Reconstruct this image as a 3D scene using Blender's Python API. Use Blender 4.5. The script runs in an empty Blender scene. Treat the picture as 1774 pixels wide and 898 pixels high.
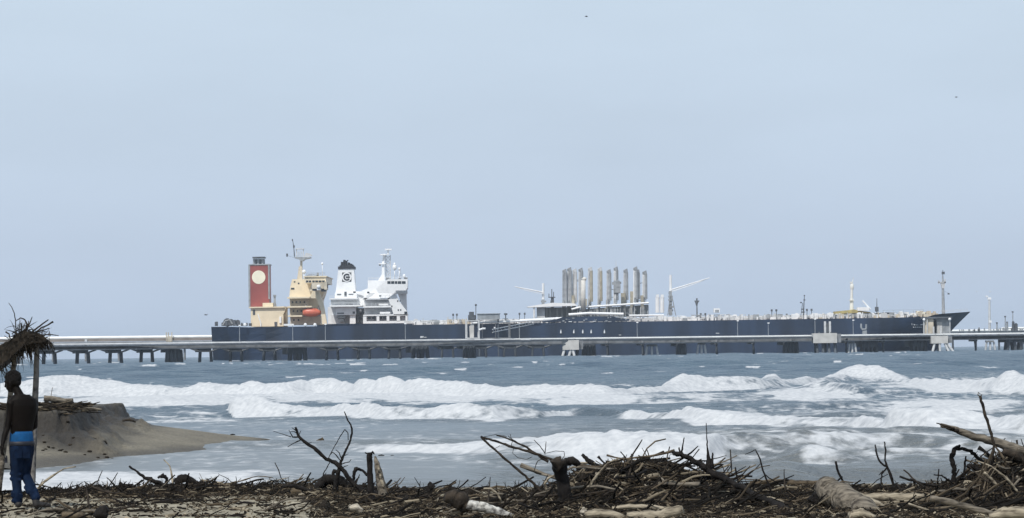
import bpy, math, random
import numpy as np
from mathutils import Vector, Matrix, Quaternion, Euler
rnd = random.Random(7)
scn = bpy.context.scene
COL = scn.collection
R = math.radians

# ------------------------------------------------------------------ camera
F = 5000.0          # focal length in photo pixels (1774 wide)
EYE = 2.2
ROLL = 0.0138
cam_d = bpy.data.cameras.new('camera'); cam = bpy.data.objects.new('camera', cam_d); COL.objects.link(cam)
cam_d.sensor_width = 36.0; cam_d.lens = F / 1774 * 36.0
cam_d.clip_start = 0.5; cam_d.clip_end = 60000
pitch = math.atan(161.5 / F)
cam.matrix_world = Matrix.Translation((0, 0, EYE)) @ Matrix.Rotation(math.pi/2 + pitch, 4, 'X') @ Matrix.Rotation(-ROLL, 4, 'Z')
scn.camera = cam

# ------------------------------------------------------------------ world and sun
SUN_EL, SUN_AZ = R(52), R(203)      # azimuth clockwise from +Y (view direction): behind the camera and to the left
w = bpy.data.worlds.new('World'); scn.world = w; w.use_nodes = True
nt = w.node_tree; nt.nodes.clear()
out = nt.nodes.new('ShaderNodeOutputWorld')
sky = nt.nodes.new('ShaderNodeTexSky'); sky.sky_type = 'NISHITA'; sky.sun_disc = False
sky.sun_elevation = SUN_EL; sky.sun_rotation = SUN_AZ; sky.air_density = 1.2; sky.dust_density = 2.5
bg1 = nt.nodes.new('ShaderNodeBackground'); bg1.inputs['Strength'].default_value = 0.10
nt.links.new(sky.outputs[0], bg1.inputs[0])
tc = nt.nodes.new('ShaderNodeTexCoord'); sx = nt.nodes.new('ShaderNodeSeparateXYZ'); nt.links.new(tc.outputs['Generated'], sx.inputs[0])
rmp = nt.nodes.new('ShaderNodeValToRGB'); nt.links.new(sx.outputs['Z'], rmp.inputs[0])
e = rmp.color_ramp.elements
e[0].position = 0.0; e[0].color = (0.545, 0.655, 0.835, 1)
e[1].position = 1.0; e[1].color = (0.42, 0.52, 0.66, 1)
n1 = e.new(0.045); n1.color = (0.570, 0.685, 0.855, 1)
n2 = e.new(0.13); n2.color = (0.615, 0.732, 0.865, 1)
nz = nt.nodes.new('ShaderNodeTexNoise'); nz.inputs['Scale'].default_value = 6.0; nz.inputs['Detail'].default_value = 5
mp = nt.nodes.new('ShaderNodeMapping'); mp.inputs['Scale'].default_value = (1, 1, 3.5)
nt.links.new(tc.outputs['Generated'], mp.inputs[0]); nt.links.new(mp.outputs[0], nz.inputs[0])
mr = nt.nodes.new('ShaderNodeMapRange'); mr.inputs[1].default_value = 0.3; mr.inputs[2].default_value = 0.7
mr.inputs[3].default_value = 0.955; mr.inputs[4].default_value = 1.045; nt.links.new(nz.outputs[0], mr.inputs[0])
bg2 = nt.nodes.new('ShaderNodeBackground'); nt.links.new(rmp.outputs[0], bg2.inputs[0]); nt.links.new(mr.outputs[0], bg2.inputs[1])
mx = nt.nodes.new('ShaderNodeMixShader'); mx.inputs[0].default_value = 0.88      # thin white overcast veils the blue sky
nt.links.new(bg1.outputs[0], mx.inputs[1]); nt.links.new(bg2.outputs[0], mx.inputs[2]); nt.links.new(mx.outputs[0], out.inputs[0])

sd = bpy.data.lights.new('sun', 'SUN'); sd.energy = 3.5; sd.angle = R(0.6); sd.color = (1.0, 0.955, 0.88)
sun = bpy.data.objects.new('sun', sd); COL.objects.link(sun)
sdir = Vector((math.sin(SUN_AZ)*math.cos(SUN_EL), math.cos(SUN_AZ)*math.cos(SUN_EL), math.sin(SUN_EL)))
sun.rotation_euler = sdir.to_track_quat('Z', 'Y').to_euler(); sun.location = (-50, -50, 200)
vs = scn.view_settings; vs.view_transform = 'Standard'; vs.look = 'None'; vs.exposure = 0.0; vs.gamma = 1.0
scn.cycles.use_denoising = True
scn.cycles.max_bounces = 6; scn.cycles.volume_bounces = 1

# ------------------------------------------------------------------ helpers
def hz(px): return 610.5 - ROLL * (px - 887)              # photo row of the horizon
def WX(px, py, Y): return (px - 887 - ROLL * (py - 449)) / F * Y
def WZ(px, py, Y): return EYE + (hz(px) - py) * Y / F
def P(px, py, Y): return Vector((WX(px, py, Y), Y, WZ(px, py, Y)))

MATS = {}
def mat(name, c, rough=0.7, var=0.15, scale=1.0, c2=None, bump=0.0, metal=0.0, spec=0.5, stretch=(1, 1, 1), detail=4):
    if name in MATS: return MATS[name]
    m = bpy.data.materials.new(name); m.use_nodes = True; t = m.node_tree
    b = t.nodes['Principled BSDF']; b.inputs['Roughness'].default_value = rough; b.inputs['Metallic'].default_value = metal
    b.inputs['Specular IOR Level'].default_value = spec
    co = t.nodes.new('ShaderNodeTexCoord'); mp = t.nodes.new('ShaderNodeMapping'); mp.inputs['Scale'].default_value = stretch
    t.links.new(co.outputs['Object'], mp.inputs[0])
    n = t.nodes.new('ShaderNodeTexNoise'); n.inputs['Scale'].default_value = scale; n.inputs['Detail'].default_value = detail
    t.links.new(mp.outputs[0], n.inputs[0])
    r = t.nodes.new('ShaderNodeValToRGB'); t.links.new(n.outputs[0], r.inputs[0])
    lo = tuple(max(0, v*(1-var*1.6)) for v in c) if c2 is None else c2
    hi = tuple(min(1, v*(1+var)) for v in c)
    r.color_ramp.elements[0].position = 0.35; r.color_ramp.elements[0].color = lo + (1,)
    r.color_ramp.elements[1].position = 0.62; r.color_ramp.elements[1].color = hi + (1,)
    t.links.new(r.outputs[0], b.inputs['Base Color'])
    if bump:
        bp = t.nodes.new('ShaderNodeBump'); bp.inputs['Strength'].default_value = 1; bp.inputs['Distance'].default_value = bump
        t.links.new(n.outputs[0], bp.inputs['Height']); t.links.new(bp.outputs[0], b.inputs['Normal'])
    MATS[name] = m; return m

def tag(o, label=None, cat=None, group=None, kind=None):
    if label: o['label'] = label
    if cat: o['category'] = cat
    if group: o['group'] = group
    if kind: o['kind'] = kind
    return o
def empty(name, loc, label, cat, group=None, rz=0):
    o = bpy.data.objects.new(name, None); COL.objects.link(o); o.location = loc; o.rotation_euler = (0, 0, rz)
    o.empty_display_size = 0.2
    return tag(o, label, cat, group)
def copy_tree(o, parent=None):
    c = o.copy(); COL.objects.link(c); c.parent = parent
    for ch in [k for k in o.children]: copy_tree(ch, c)
    return c
def origin_of(o):
    p = Vector((0, 0, 0))
    while o is not None:
        p += o.location; o = o.parent
    return p

EACH = {'window', 'porthole', 'exhaust_stack', 'pile', 'brace', 'doorway', 'post', 'wing_bracket', 'leg', 'pillar', 'column', 'opening', 'fitting', 'side_light', 'wall_lamp', 'lamp_head',
        'casing_fitting', 'roof_box', 'side_plate', 'bulkhead', 'draft_mark', 'hull_mark', 'white_locker', 'bollard', 'whip_antenna', 'deck_pipe', 'manifold_pipe', 'platform_plate', 'edge_trim', 'hinge', 'windlass', 'platform_strut', 'wheelhouse', 'girder_shade', 'strut'}
class MB:
    """collects shapes given in world coordinates; build() links ONE mesh object under its parent"""
    def __init__(s): s.v = []; s.f = []; s.t = []; s.pc = []
    def add(s, vs, fs, tint=None):
        n = len(s.v); nf = len(s.f); s.v += [tuple(v) for v in vs]; s.f += [tuple(i+n for i in f) for f in fs]; s.pc.append((n, len(s.v), nf, len(s.f)))
        if tint is not None: s.t += [tint]*len(vs)
        return s
    def box(s, x0, x1, y0, y1, z0, z1, tint=None):
        vs = [(x, y, z) for z in (z0, z1) for y in (y0, y1) for x in (x0, x1)]
        return s.add(vs, [(0,2,3,1),(4,5,7,6),(0,1,5,4),(1,3,7,5),(3,2,6,7),(2,0,4,6)], tint)
    def obox(s, c, size, M=None, tint=None):
        M = M or Matrix.Identity(3); a, b, d = size[0]/2, size[1]/2, size[2]/2
        vs = [Vector(c) + M @ Vector((x, y, z)) for z in (-d, d) for y in (-b, b) for x in (-a, a)]
        return s.add(vs, [(0,2,3,1),(4,5,7,6),(0,1,5,4),(1,3,7,5),(3,2,6,7),(2,0,4,6)], tint)
    def pbox(s, px0, py0, px1, py1, Y, depth, tint=None):
        """box whose front face at distance Y spans these photo pixels"""
        xm, ym = (px0+px1)/2, (py0+py1)/2
        return s.box(WX(px0, ym, Y), WX(px1, ym, Y), Y, Y+depth, WZ(xm, py1, Y), WZ(xm, py0, Y), tint)
    def prism(s, pts, Y, depth):
        """outline given in photo pixels, real depth"""
        a = [P(x, y, Y) for x, y in pts]; b = [v + Vector((0, depth, 0)) for v in a]; n = len(a)
        return s.add(a+b, [tuple(range(n)), tuple(range(2*n-1, n-1, -1))] + [(i, n+i, n+(i+1) % n, (i+1) % n) for i in range(n)])
    def tube(s, pts, rad, sides=8, tint=None, flat=1.0):
        pts = [Vector(p) for p in pts]; n = len(pts)
        if not hasattr(rad, '__len__'): rad = [rad]*n
        vs = []; up = None
        for i, p in enumerate(pts):
            d = (pts[min(i+1, n-1)] - pts[max(i-1, 0)]); d = d.normalized() if d.length > 1e-9 else Vector((0, 0, 1))
            if up is None: up = d.orthogonal().normalized()
            up = (up - d*up.dot(d)); up = up.normalized() if up.length > 1e-6 else d.orthogonal().normalized()
            q = d.cross(up)
            for k in range(sides):
                a = 2*math.pi*k/sides
                vs.append(p + (up*math.cos(a)*flat + q*math.sin(a))*rad[i])
        fs = [(i*sides+k, i*sides+(k+1) % sides, (i+1)*sides+(k+1) % sides, (i+1)*sides+k) for i in range(n-1) for k in range(sides)]
        fs += [tuple(range(sides-1, -1, -1)), tuple((n-1)*sides+k for k in range(sides))]
        return s.add(vs, fs, tint)
    def ball(s, c, r, sc=(1, 1, 1), M=None, seg=12, rings=8, tint=None):
        M = M or Matrix.Identity(3); c = Vector(c); vs = []; fs = []
        for i in range(rings+1):
            a = math.pi*i/rings
            for k in range(seg):
                b = 2*math.pi*k/seg
                vs.append(c + M @ Vector((math.sin(a)*math.cos(b)*r*sc[0], math.sin(a)*math.sin(b)*r*sc[1], math.cos(a)*r*sc[2])))
        for i in range(rings):
            for k in range(seg):
                fs.append((i*seg+k, (i+1)*seg+k, (i+1)*seg+(k+1) % seg, i*seg+(k+1) % seg))
        return s.add(vs, fs, tint)
    def caps(s, p0, p1, r0, r1, seg=12):
        p0, p1 = Vector(p0), Vector(p1); d = (p1-p0).normalized(); pts = []; rs = []
        for a in (85, 60, 30): pts.append(p0 - d*r0*math.sin(R(a))); rs.append(r0*math.cos(R(a)))
        for t in (0, .33, .66, 1): pts.append(p0.lerp(p1, t)); rs.append(r0 + (r1-r0)*t)
        for a in (30, 60, 85): pts.append(p1 + d*r1*math.sin(R(a))); rs.append(r1*math.cos(R(a)))
        return s.tube(pts, rs, seg)
    def build(s, name, material, parent=None, smooth=False, at=None):
        if name in EACH and len(s.pc) > 1:
            o = None
            for k, (v0, v1, f0, f1) in enumerate(s.pc):
                q = MB(); q.v = s.v[v0:v1]; q.f = [tuple(i-v0 for i in f) for f in s.f[f0:f1]]; q.pc = [0]; r = q.build(name, material, parent, smooth, at); o = o or r
            return o
        o = bpy.data.objects.new(name, bpy.data.meshes.new(name))
        off = origin_of(parent) if parent else (Vector(at) if at is not None else Vector((0, 0, 0)))
        vs = [(v[0]-off.x, v[1]-off.y, v[2]-off.z) for v in s.v]
        o.data.from_pydata(vs, [], s.f); o.data.materials.append(material)
        if smooth: o.data.polygons.foreach_set('use_smooth', [True]*len(s.f))
        if s.t:
            a = o.data.attributes.new('tint', 'FLOAT', 'POINT'); a.data.foreach_set('value', s.t)
        o.data.update(); COL.objects.link(o)
        if parent: o.parent = parent
        elif at is not None: o.location = off
        return o

# vectorised value noise
def _h(ix, iy, seed):
    n = (ix.astype(np.int64)*374761393 + iy.astype(np.int64)*668265263 + seed*1442695041) & 0xffffffff
    n = ((n ^ (n >> 13))*1274126177) & 0xffffffff
    return ((n ^ (n >> 16)) & 0xffff)/65535.0
def vnoise(x, y, seed=0):
    ix, iy = np.floor(x), np.floor(y); fx, fy = x-ix, y-iy
    fx = fx*fx*(3-2*fx); fy = fy*fy*(3-2*fy)
    a = _h(ix, iy, seed); b = _h(ix+1, iy, seed); c = _h(ix, iy+1, seed); d = _h(ix+1, iy+1, seed)
    return (a*(1-fx)+b*fx)*(1-fy) + (c*(1-fx)+d*fx)*fy
def fbm(x, y, oct=4, seed=0, gain=0.5):
    t = 0; a = 1; s = 0
    for o in range(oct):
        t = t + a*vnoise(x*2**o, y*2**o, seed+o*17); s += a; a *= gain
    return t/s
def sstep(a, b, x):
    t = np.clip((x-a)/(b-a), 0, 1); return t*t*(3-2*t)
def grid_obj(name, X, Y, Z, material, attrs=None):
    ny, nx = X.shape
    me = bpy.data.meshes.new(name); me.vertices.add(nx*ny)
    me.vertices.foreach_set('co', np.stack([X, Y, Z], -1).astype(np.float32).ravel())
    i = np.arange((ny-1)*(nx-1)); r, c = i//(nx-1), i % (nx-1)
    q = np.stack([r*nx+c, r*nx+c+1, (r+1)*nx+c+1, (r+1)*nx+c], -1).astype(np.int32)
    me.loops.add(q.size); me.loops.foreach_set('vertex_index', q.ravel())
    me.polygons.add(len(q)); me.polygons.foreach_set('loop_start', np.arange(0, q.size, 4, dtype=np.int32))
    me.polygons.foreach_set('loop_total', np.full(len(q), 4, dtype=np.int32))
    me.polygons.foreach_set('use_smooth', np.ones(len(q), dtype=bool))
    me.update(calc_edges=True); me.validate()
    for k, v in (attrs or {}).items():
        a = me.attributes.new(k, 'FLOAT', 'POINT'); a.data.foreach_set('value', v.astype(np.float32).ravel())
    me.materials.append(material)
    o = bpy.data.objects.new(name, me); COL.objects.link(o); return o

# ================================================================== SETTING: sea
K = EYE*F
def kp(rows):                       # rows of (x, ytop, ybase, foam)
    a = np.array(rows, float); return a[:, 0], a[:, 1], a[:, 2], a[:, 3]
BREAK = [
 kp([(-900,657,690,1),(70,658,690,1),(200,662,688,1),(350,661,688,1),(440,657,688,1),(500,654,688,1),(545,653,686,1),(580,649,686,1),(620,657,688,1),(720,655,690,1),(780,656,690,1),(850,663,692,1),(950,667,692,1),(1050,671,692,1),(1120,668,686,1),(1160,655,682,1),(1220,645,680,1),(1300,643,678,1),(1400,645,668,1),(1460,640,662,1),(1530,640,662,1),(1600,648,668,1),(1640,657,672,1),(1700,646,678,1),(1774,640,680,1),(2700,644,680,1)]),
 kp([(1340,690,690,0),(1395,668,680,.6),(1425,655,680,.25),(1460,657,682,0),(1500,665,682,0),(1560,669,680,0),(1600,674,680,0),(1640,690,690,0)]),
 kp([(-900,690,706,1),(100,690,706,1),(230,694,705,1),(300,694,703,.9),(360,700,706,.4),(395,700,712,.7),(410,695,718,1),(432,686,718,1),(470,690,718,1),(560,692,719,1),(650,698,723,1),(750,695,724,1),(850,694,725,1),(900,700,722,.8),(930,710,722,.3),(962,704,718,1),(985,700,716,.5),(1010,696,716,.05),(1060,702,716,0),(1095,712,720,0),(1130,725,725,0)]),
 kp([(1060,722,722,0),(1098,709,723,.9),(1130,711,726,1),(1200,711,732,1),(1300,715,734,1),(1350,717,736,1),(1450,716,738,1),(1500,714,743,1),(1530,711,750,1),(1600,713,754,1),(1700,721,752,1),(1774,724,757,1),(2700,724,757,1)]),
 kp([(560,784,784,0),(600,779,784,.4),(640,773,786,.8),(700,774,788,.75),(790,777,790,.8),(850,774,792,.9),(930,776,795,1),(960,766,797,1),(1000,760,798,1),(1040,762,798,1),(1100,758,799,1),(1160,760,799,1),(1220,764,797,1),(1250,765,792,.6),(1275,762,790,0),(1340,767,790,0),(1400,762,788,.3),(1450,766,788,.2),(1520,768,784,0),(1600,764,784,0),(1700,770,784,0),(1774,768,784,0),(2700,784,784,0)]),
 kp([(1300,800,800,0),(1370,782,800,.1),(1395,772,799,.55),(1425,775,799,.6),(1450,781,799,.3),(1490,792,800,0)]),
 kp([(1270,838,838,0),(1300,826,838,0),(1335,810,838,0),(1360,811,838,0),(1400,824,838,0),(1440,838,838,0)]),
 kp([(1600,838,838,0),(1660,800,830,0),(1690,798,830,0),(1740,806,830,0),(1800,815,835,0),(1900,838,838,0)]),
 kp([(-600,836,850,1),(60,828,850,1),(110,820,849,1),(160,815,848,1),(250,817,845,1),(330,819,840,.8),(400,815,828,.7),(470,816,826,.6),(520,822,828,.3),(580,834,834,0)]),
]
rows = np.exp(np.arange(math.log(43.0), math.log(1500.0), 0.0034))
rows = np.concatenate([rows, np.exp(np.linspace(math.log(rows[-1]*1.01), math.log(9000.0), 70))])
side = 0.215*np.exp(np.linspace(0.03, math.log(9.0), 26))
us = np.concatenate([-side[::-1], np.linspace(-0.215, 0.215, 980), side])
Yg, Ug = np.meshgrid(rows, us, indexing='ij'); Xg = Ug*Yg
xp = 887 + F*Ug; hzp = hz(xp); yp0 = hzp + K/Yg
# wind chop and swell
Z = np.zeros_like(Xg)
rs = np.random.RandomState(3)
for i in range(34):
    wl = 1.3*(1.125**i) ; th = rs.normal(0, .55)
    amp = 0.0095*wl**0.85*min(1, (14/wl)**.8)
    kx, ky = math.sin(th)*2*math.pi/wl, math.cos(th)*2*math.pi/wl
    fade = np.clip(1.6 - 0.0034*Yg*2.2/wl*2, 0, 1)*(0.30+0.14*sstep(80, 150, Yg)+.5*sstep(190, 330, Yg)+(.38 if wl < 7 else 0)*sstep(1150, 1350, xp)*sstep(120, 80, Yg))
    ph = kx*Xg + ky*Yg + rs.uniform(0, 6.28) + 1.3*(vnoise(Xg/(wl*3.1), Yg/(wl*2.3), i)-.5)*2
    Z += amp*fade*(np.sin(ph) + .35*np.cos(2*ph))
grp = fbm(Xg/70, Yg/90, 3, 5)
Z += 0.50*sstep(230, 420, Yg)*(grp-.15)*np.sin(Yg*2*math.pi/46 + 2.2*fbm(Xg/60, Yg/60, 3, 9)*3)*sstep(3000, 1400, Yg)
Zs = Z.copy()
foam = np.zeros_like(Z); lift = np.zeros_like(Z)
n_lo = fbm(Xg/7, Yg/7, 4, 11)-.5
n_hi = fbm(Xg/.9, Yg/1.1, 4, 23)-.5
n_md = fbm(Xg/2.6, Yg/3.0, 4, 31)-.5
xw = xp + n_lo*np.interp(Yg, [45, 200, 400], [60, 45, 20]) + n_md*7
for bi, (bx, yt, yb, fo) in enumerate(BREAK):
    xq = xp + n_lo*10 if bi in (1, 6, 7) else xw
    ytu, ybu, fu = (np.interp(xq, bx, a) for a in (yt, yb, fo))
    inside = (xq >= bx[0]) & (xq <= bx[-1])
    Db = K/(ybu-hzp); Hh0 = np.maximum((ybu-ytu)*Db/F, 0)
    wd = 0.8 + 1.6*Hh0
    Hh = EYE - (ytu-hzp)*(Db+wd)/F
    H2 = np.where(inside & (ybu-ytu > .5), np.maximum(Hh, 0), 0)
    s = Yg - Db - n_lo*(1.2+3.0*H2) - n_md*.5
    front = sstep(0, 1, s/wd); back = np.exp(-np.maximum(s-wd, 0)/(2.2+3.2*H2))
    prof = np.where(s < wd, front, back)*((1.0+.14*sstep(1050, 1250, xp)) if bi == 0 else 1)
    rag = 1 + np.clip(fu*1.5, .12, 1)*(.80*n_md + .45*n_hi + .5*n_lo)
    lift = np.maximum(lift, H2*prof*np.clip(rag, .35, 1.75))
    fm = fu*sstep(-1.6-1.6*n_md-1.0*H2, .3, s)*(1-sstep(wd+.6+2.0*H2, wd+4+6*H2, s+3*n_md))
    fm = fm*(.90 + 1.3*n_md + .6*n_hi + .5*n_lo)
    foam = np.maximum(foam, np.where(inside & (H2 > 0.01), fm, 0))
def box(a, k, ax):
    p = np.concatenate([np.repeat(np.take(a, [0], ax), k, ax), a, np.repeat(np.take(a, [-1], ax), k, ax)], ax); c = np.cumsum(p, ax); n = a.shape[ax]
    return (np.take(c, range(2*k, 2*k+n), ax) - np.concatenate([np.zeros_like(np.take(c, [0], ax)), np.take(c, range(0, n-1), ax)], ax))/(2*k+1)
soft = box(box(box(box(lift, 6, 1), 6, 1), 1, 0), 1, 0)
far_ = sstep(90, 130, Yg); lift = lift*(1-far_*.9) + soft*far_*.9
lift = lift*(1-.5*(1-far_)) + box(box(lift, 5, 1), 5, 1)*.5*(1-far_)
Z = Z*(1-.45*np.clip(lift*1.5, 0, 1)) + lift*(1 + np.clip(foam, 0, 1)*(.30*n_hi+.10*n_md))
# foam floating in sheets and streaks, given as soft patches (x, y, half width, half height, value)
PAT = [(1400,688,110,12,1.15),(1330,690,60,7,.8),(1640,672,150,9,1.0),(1640,700,170,18,.9),(1740,712,90,14,.6),(1180,694,160,10,.8),(620,692,330,11,1.2),(250,700,230,13,1.15),(300,724,150,10,.7),(340,716,60,8,.62),
       (150,680,220,14,1.0),(740,694,330,10,1.15),(1000,693,180,12,1.0),(1290,712,180,6,.55),(1560,706,60,10,.72),(1420,778,36,12,.85),(1350,800,60,8,.5),(1250,800,120,8,.45),(900,790,120,8,.65),(740,781,160,5,.6),
       (300,826,260,14,.8),(170,831,190,15,1.15),(380,822,120,6,.8),(440,817,60,5,.75),(230,832,200,12,.8),(760,822,200,5,.42),(560,838,200,6,.40),(900,825,240,4,.36),(1550,790,260,14,.40),(1150,744,420,8,.5),(400,738,330,8,.5),(262,641,22,2.4,.95),(1180,690,90,4,.5),(680,632,8,1.5,.5),(1500,815,260,8,.42)]
st = fbm(Xg/3.4, Yg/5.0, 5, 47, .6); st2 = fbm(Xg/1.1, Yg/1.6, 4, 53, .6)
flat = np.zeros_like(Z)
for (cx, cy, hw, hh, v) in PAT:
    q = ((xp-cx)/hw)**2 + ((yp0-cy)/hh)**2
    flat = np.maximum(flat, v*np.exp(-q*.9))
surf = sstep(250, 175, Yg)*sstep(52, 60, Yg)
flat = np.maximum(flat, .30*surf)
patch = .95*sstep(.50, .88, flat*.74 + st*.50 + (st2-.5)*.40)
foam = np.maximum(foam, patch)
lace = 1-np.abs(2*fbm(Xg/2.6, Yg/4.2, 4, 141, .6)-1)*3.2
lace2 = 1-np.abs(2*fbm(Xg/.9, Yg/2.4, 3, 151, .6)-1)*3.0
zone = surf*np.clip(.35 + .9*(fbm(Xg/14, Yg/9, 3, 161)-.35) + .35*sstep(1000, 1500, xp), 0, 1)
foam = np.maximum(foam, .62*zone*np.clip(np.maximum(lace, .8*lace2), 0, 1))
# whitecaps on the open water
wc = fbm(Xg/3.2, Yg/4.5, 3, 71)*.65 + fbm(Xg/30, Yg/50, 2, 77)*.35
foam = np.maximum(foam, sstep(.77, .83, wc + .10*np.clip(Zs*3, -1, 1))*sstep(200, 260, Yg)*sstep(2500, 900, Yg))
turb = sstep(120, 55, Yg)*.75 + .35*sstep(260, 150, Yg)*fbm(Xg/12, Yg/20, 3, 91)
turb = np.maximum(turb, np.exp(-(((xp-1345)/75)**2 + ((yp0-832)/22)**2)))
calm = sstep(772, 786, yp0)*sstep(905, 780, xp)*sstep(834, 815, yp0)
calm = np.maximum(calm, .85*sstep(722, 735, yp0)*sstep(772, 760, yp0)*sstep(1100, 800, xp))
Z -= Zs*calm*.7
Z += np.clip(foam, 0, 1)*((fbm(Xg/.30, Yg/.6, 3, 131)-.5)*.11 + n_md*.08)*sstep(44, 60, Yg)

def water_material():
    m = bpy.data.materials.new('sea water and foam'); m.use_nodes = True; t = m.node_tree; N = t.nodes; L = t.links
    b = N['Principled BSDF']; o = N['Material Output']
    def attr(n): a = N.new('ShaderNodeAttribute'); a.attribute_name = n; return a.outputs['Fac']
    def math_(op, a, c, clamp=False):
        q = N.new('ShaderNodeMath'); q.operation = op; q.use_clamp = clamp
        for i, v in enumerate((a, c)):
            if isinstance(v, (int, float)): q.inputs[i].default_value = v
            else: L.new(v, q.inputs[i])
        return q.outputs[0]
    co = N.new('ShaderNodeTexCoord')
    def noise(scale, det, st):
        mp = N.new('ShaderNodeMapping'); mp.inputs['Scale'].default_value = st; L.new(co.outputs['Object'], mp.inputs[0])
        n = N.new('ShaderNodeTexNoise'); n.inputs['Scale'].default_value = scale; n.inputs['Detail'].default_value = det; n.inputs['Roughness'].default_value = .6
        L.new(mp.outputs[0], n.inputs[0]); return n.outputs[0]
    na = noise(2.2, 6, (1, .8, 1)); nb = noise(.12, 5, (1, .45, 1)); nc = noise(.9, 5, (.7, 1.1, 1)); nf = noise(4.0, 5, (1, 1, 1))
    r = N.new('ShaderNodeValToRGB'); L.new(nb, r.inputs[0])
    r.color_ramp.elements[0].position = .38; r.color_ramp.elements[0].color = (.036, .074, .115, 1)
    r.color_ramp.elements[1].position = .62; r.color_ramp.elements[1].color = (.062, .108, .150, 1)
    mt = N.new('ShaderNodeMix'); mt.data_type = 'RGBA'; L.new(math_('MULTIPLY', attr('turb'), .8, True), mt.inputs['Factor'])
    L.new(r.outputs[0], mt.inputs['A']); mt.inputs['B'].default_value = (.150, .150, .140, 1)
    L.new(mt.outputs['Result'], b.inputs['Base Color'])
    b.inputs['Roughness'].default_value = .28; b.inputs['IOR'].default_value = 1.33
    h = math_('ADD', math_('MULTIPLY', na, .25), math_('MULTIPLY', nc, .9))
    h = math_('ADD', h, math_('MULTIPLY', nb, 2.0))
    bp = N.new('ShaderNodeBump'); bp.inputs['Distance'].default_value = .8
    L.new(math_('SUBTRACT', 1.0, math_('MULTIPLY', attr('calm'), .85)), bp.inputs['Strength'])
    L.new(h, bp.inputs['Height']); L.new(bp.outputs[0], b.inputs['Normal'])
    fo = N.new('ShaderNodeBsdfDiffuse'); 
    rf = N.new('ShaderNodeValToRGB'); L.new(nf, rf.inputs[0])
    rf.color_ramp.elements[0].position = .3; rf.color_ramp.elements[0].color = (.40, .42, .445, 1)
    rf.color_ramp.elements[1].position = .65; rf.color_ramp.elements[1].color = (.555, .57, .585, 1)
    L.new(rf.outputs[0], fo.inputs['Color'])
    bf = N.new('ShaderNodeBump'); bf.inputs['Distance'].default_value = .03; L.new(nf, bf.inputs['Height']); L.new(bf.outputs[0], fo.inputs['Normal'])
    fa = math_('ADD', attr('foam'), math_('MULTIPLY', math_('SUBTRACT', na, .5), 1.5))
    mr = N.new('ShaderNodeMapRange'); mr.interpolation_type = 'SMOOTHSTEP'; L.new(fa, mr.inputs[0]); mr.inputs[1].default_value = .18; mr.inputs[2].default_value = .78
    gate = math_('MULTIPLY', attr('foam'), 6.0, True)
    ms = N.new('ShaderNodeMixShader'); L.new(math_('MULTIPLY', mr.outputs[0], gate), ms.inputs[0]); L.new(b.outputs[0], ms.inputs[1]); L.new(fo.outputs[0], ms.inputs[2])
    L.new(ms.outputs[0], o.inputs[0]); return m
sea = grid_obj('sea', Xg, Yg, Z, water_material(), {'foam': foam, 'turb': turb, 'calm': calm})
tag(sea, kind='structure')
del Xg, Yg, Ug, Z, Zs, foam, lift

# ================================================================== SETTING: beach and sand bank
def sand_material():
    m = bpy.data.materials.new('sand'); m.use_nodes = True; t = m.node_tree; N = t.nodes; L = t.links; b = N['Principled BSDF']
    co = N.new('ShaderNodeTexCoord')
    def noise(scale, det):
        n = N.new('ShaderNodeTexNoise'); n.inputs['Scale'].default_value = scale; n.inputs['Detail'].default_value = det; L.new(co.outputs['Object'], n.inputs[0]); return n.outputs[0]
    n1, n2, n3 = noise(.8, 6), noise(14, 6), noise(60, 3)
    r = N.new('ShaderNodeValToRGB'); L.new(n1, r.inputs[0])
    r.color_ramp.elements[0].position = .3; r.color_ramp.elements[0].color = (.30, .265, .20, 1)
    r.color_ramp.elements[1].position = .7; r.color_ramp.elements[1].color = (.50, .45, .34, 1)
    r2 = N.new('ShaderNodeValToRGB'); L.new(n2, r2.inputs[0])
    r2.color_ramp.elements[0].position = .36; r2.color_ramp.elements[0].color = (.45, .45, .45, 1)
    r2.color_ramp.elements[1].position = .56; r2.color_ramp.elements[1].color = (1, 1, 1, 1)
    mm = N.new('ShaderNodeMix'); mm.data_type = 'RGBA'; mm.blend_type = 'MULTIPLY'; mm.inputs['Factor'].default_value = .6
    L.new(r.outputs[0], mm.inputs['A']); L.new(r2.outputs[0], mm.inputs['B'])
    wet = N.new('ShaderNodeAttribute'); wet.attribute_name = 'wet'  # damp sand by the water, plus shade painted on the bank's cliff
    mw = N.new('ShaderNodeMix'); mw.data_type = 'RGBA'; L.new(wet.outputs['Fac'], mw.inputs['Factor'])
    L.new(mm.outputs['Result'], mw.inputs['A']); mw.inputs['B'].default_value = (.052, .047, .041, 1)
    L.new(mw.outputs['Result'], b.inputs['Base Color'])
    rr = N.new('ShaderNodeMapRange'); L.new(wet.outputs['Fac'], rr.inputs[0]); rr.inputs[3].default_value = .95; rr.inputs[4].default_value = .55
    L.new(rr.outputs[0], b.inputs['Roughness']); b.inputs['Specular IOR Level'].default_value = .3
    ad = N.new('ShaderNodeMath'); ad.operation = 'ADD'; L.new(n2, ad.inputs[0]); L.new(n3, ad.inputs[1])
    bp = N.new('ShaderNodeBump'); bp.inputs['Distance'].default_value = .04; L.new(ad.outputs[0], bp.inputs['Height']); L.new(bp.outputs[0], b.inputs['Normal'])
    return m
SAND = sand_material()
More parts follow.
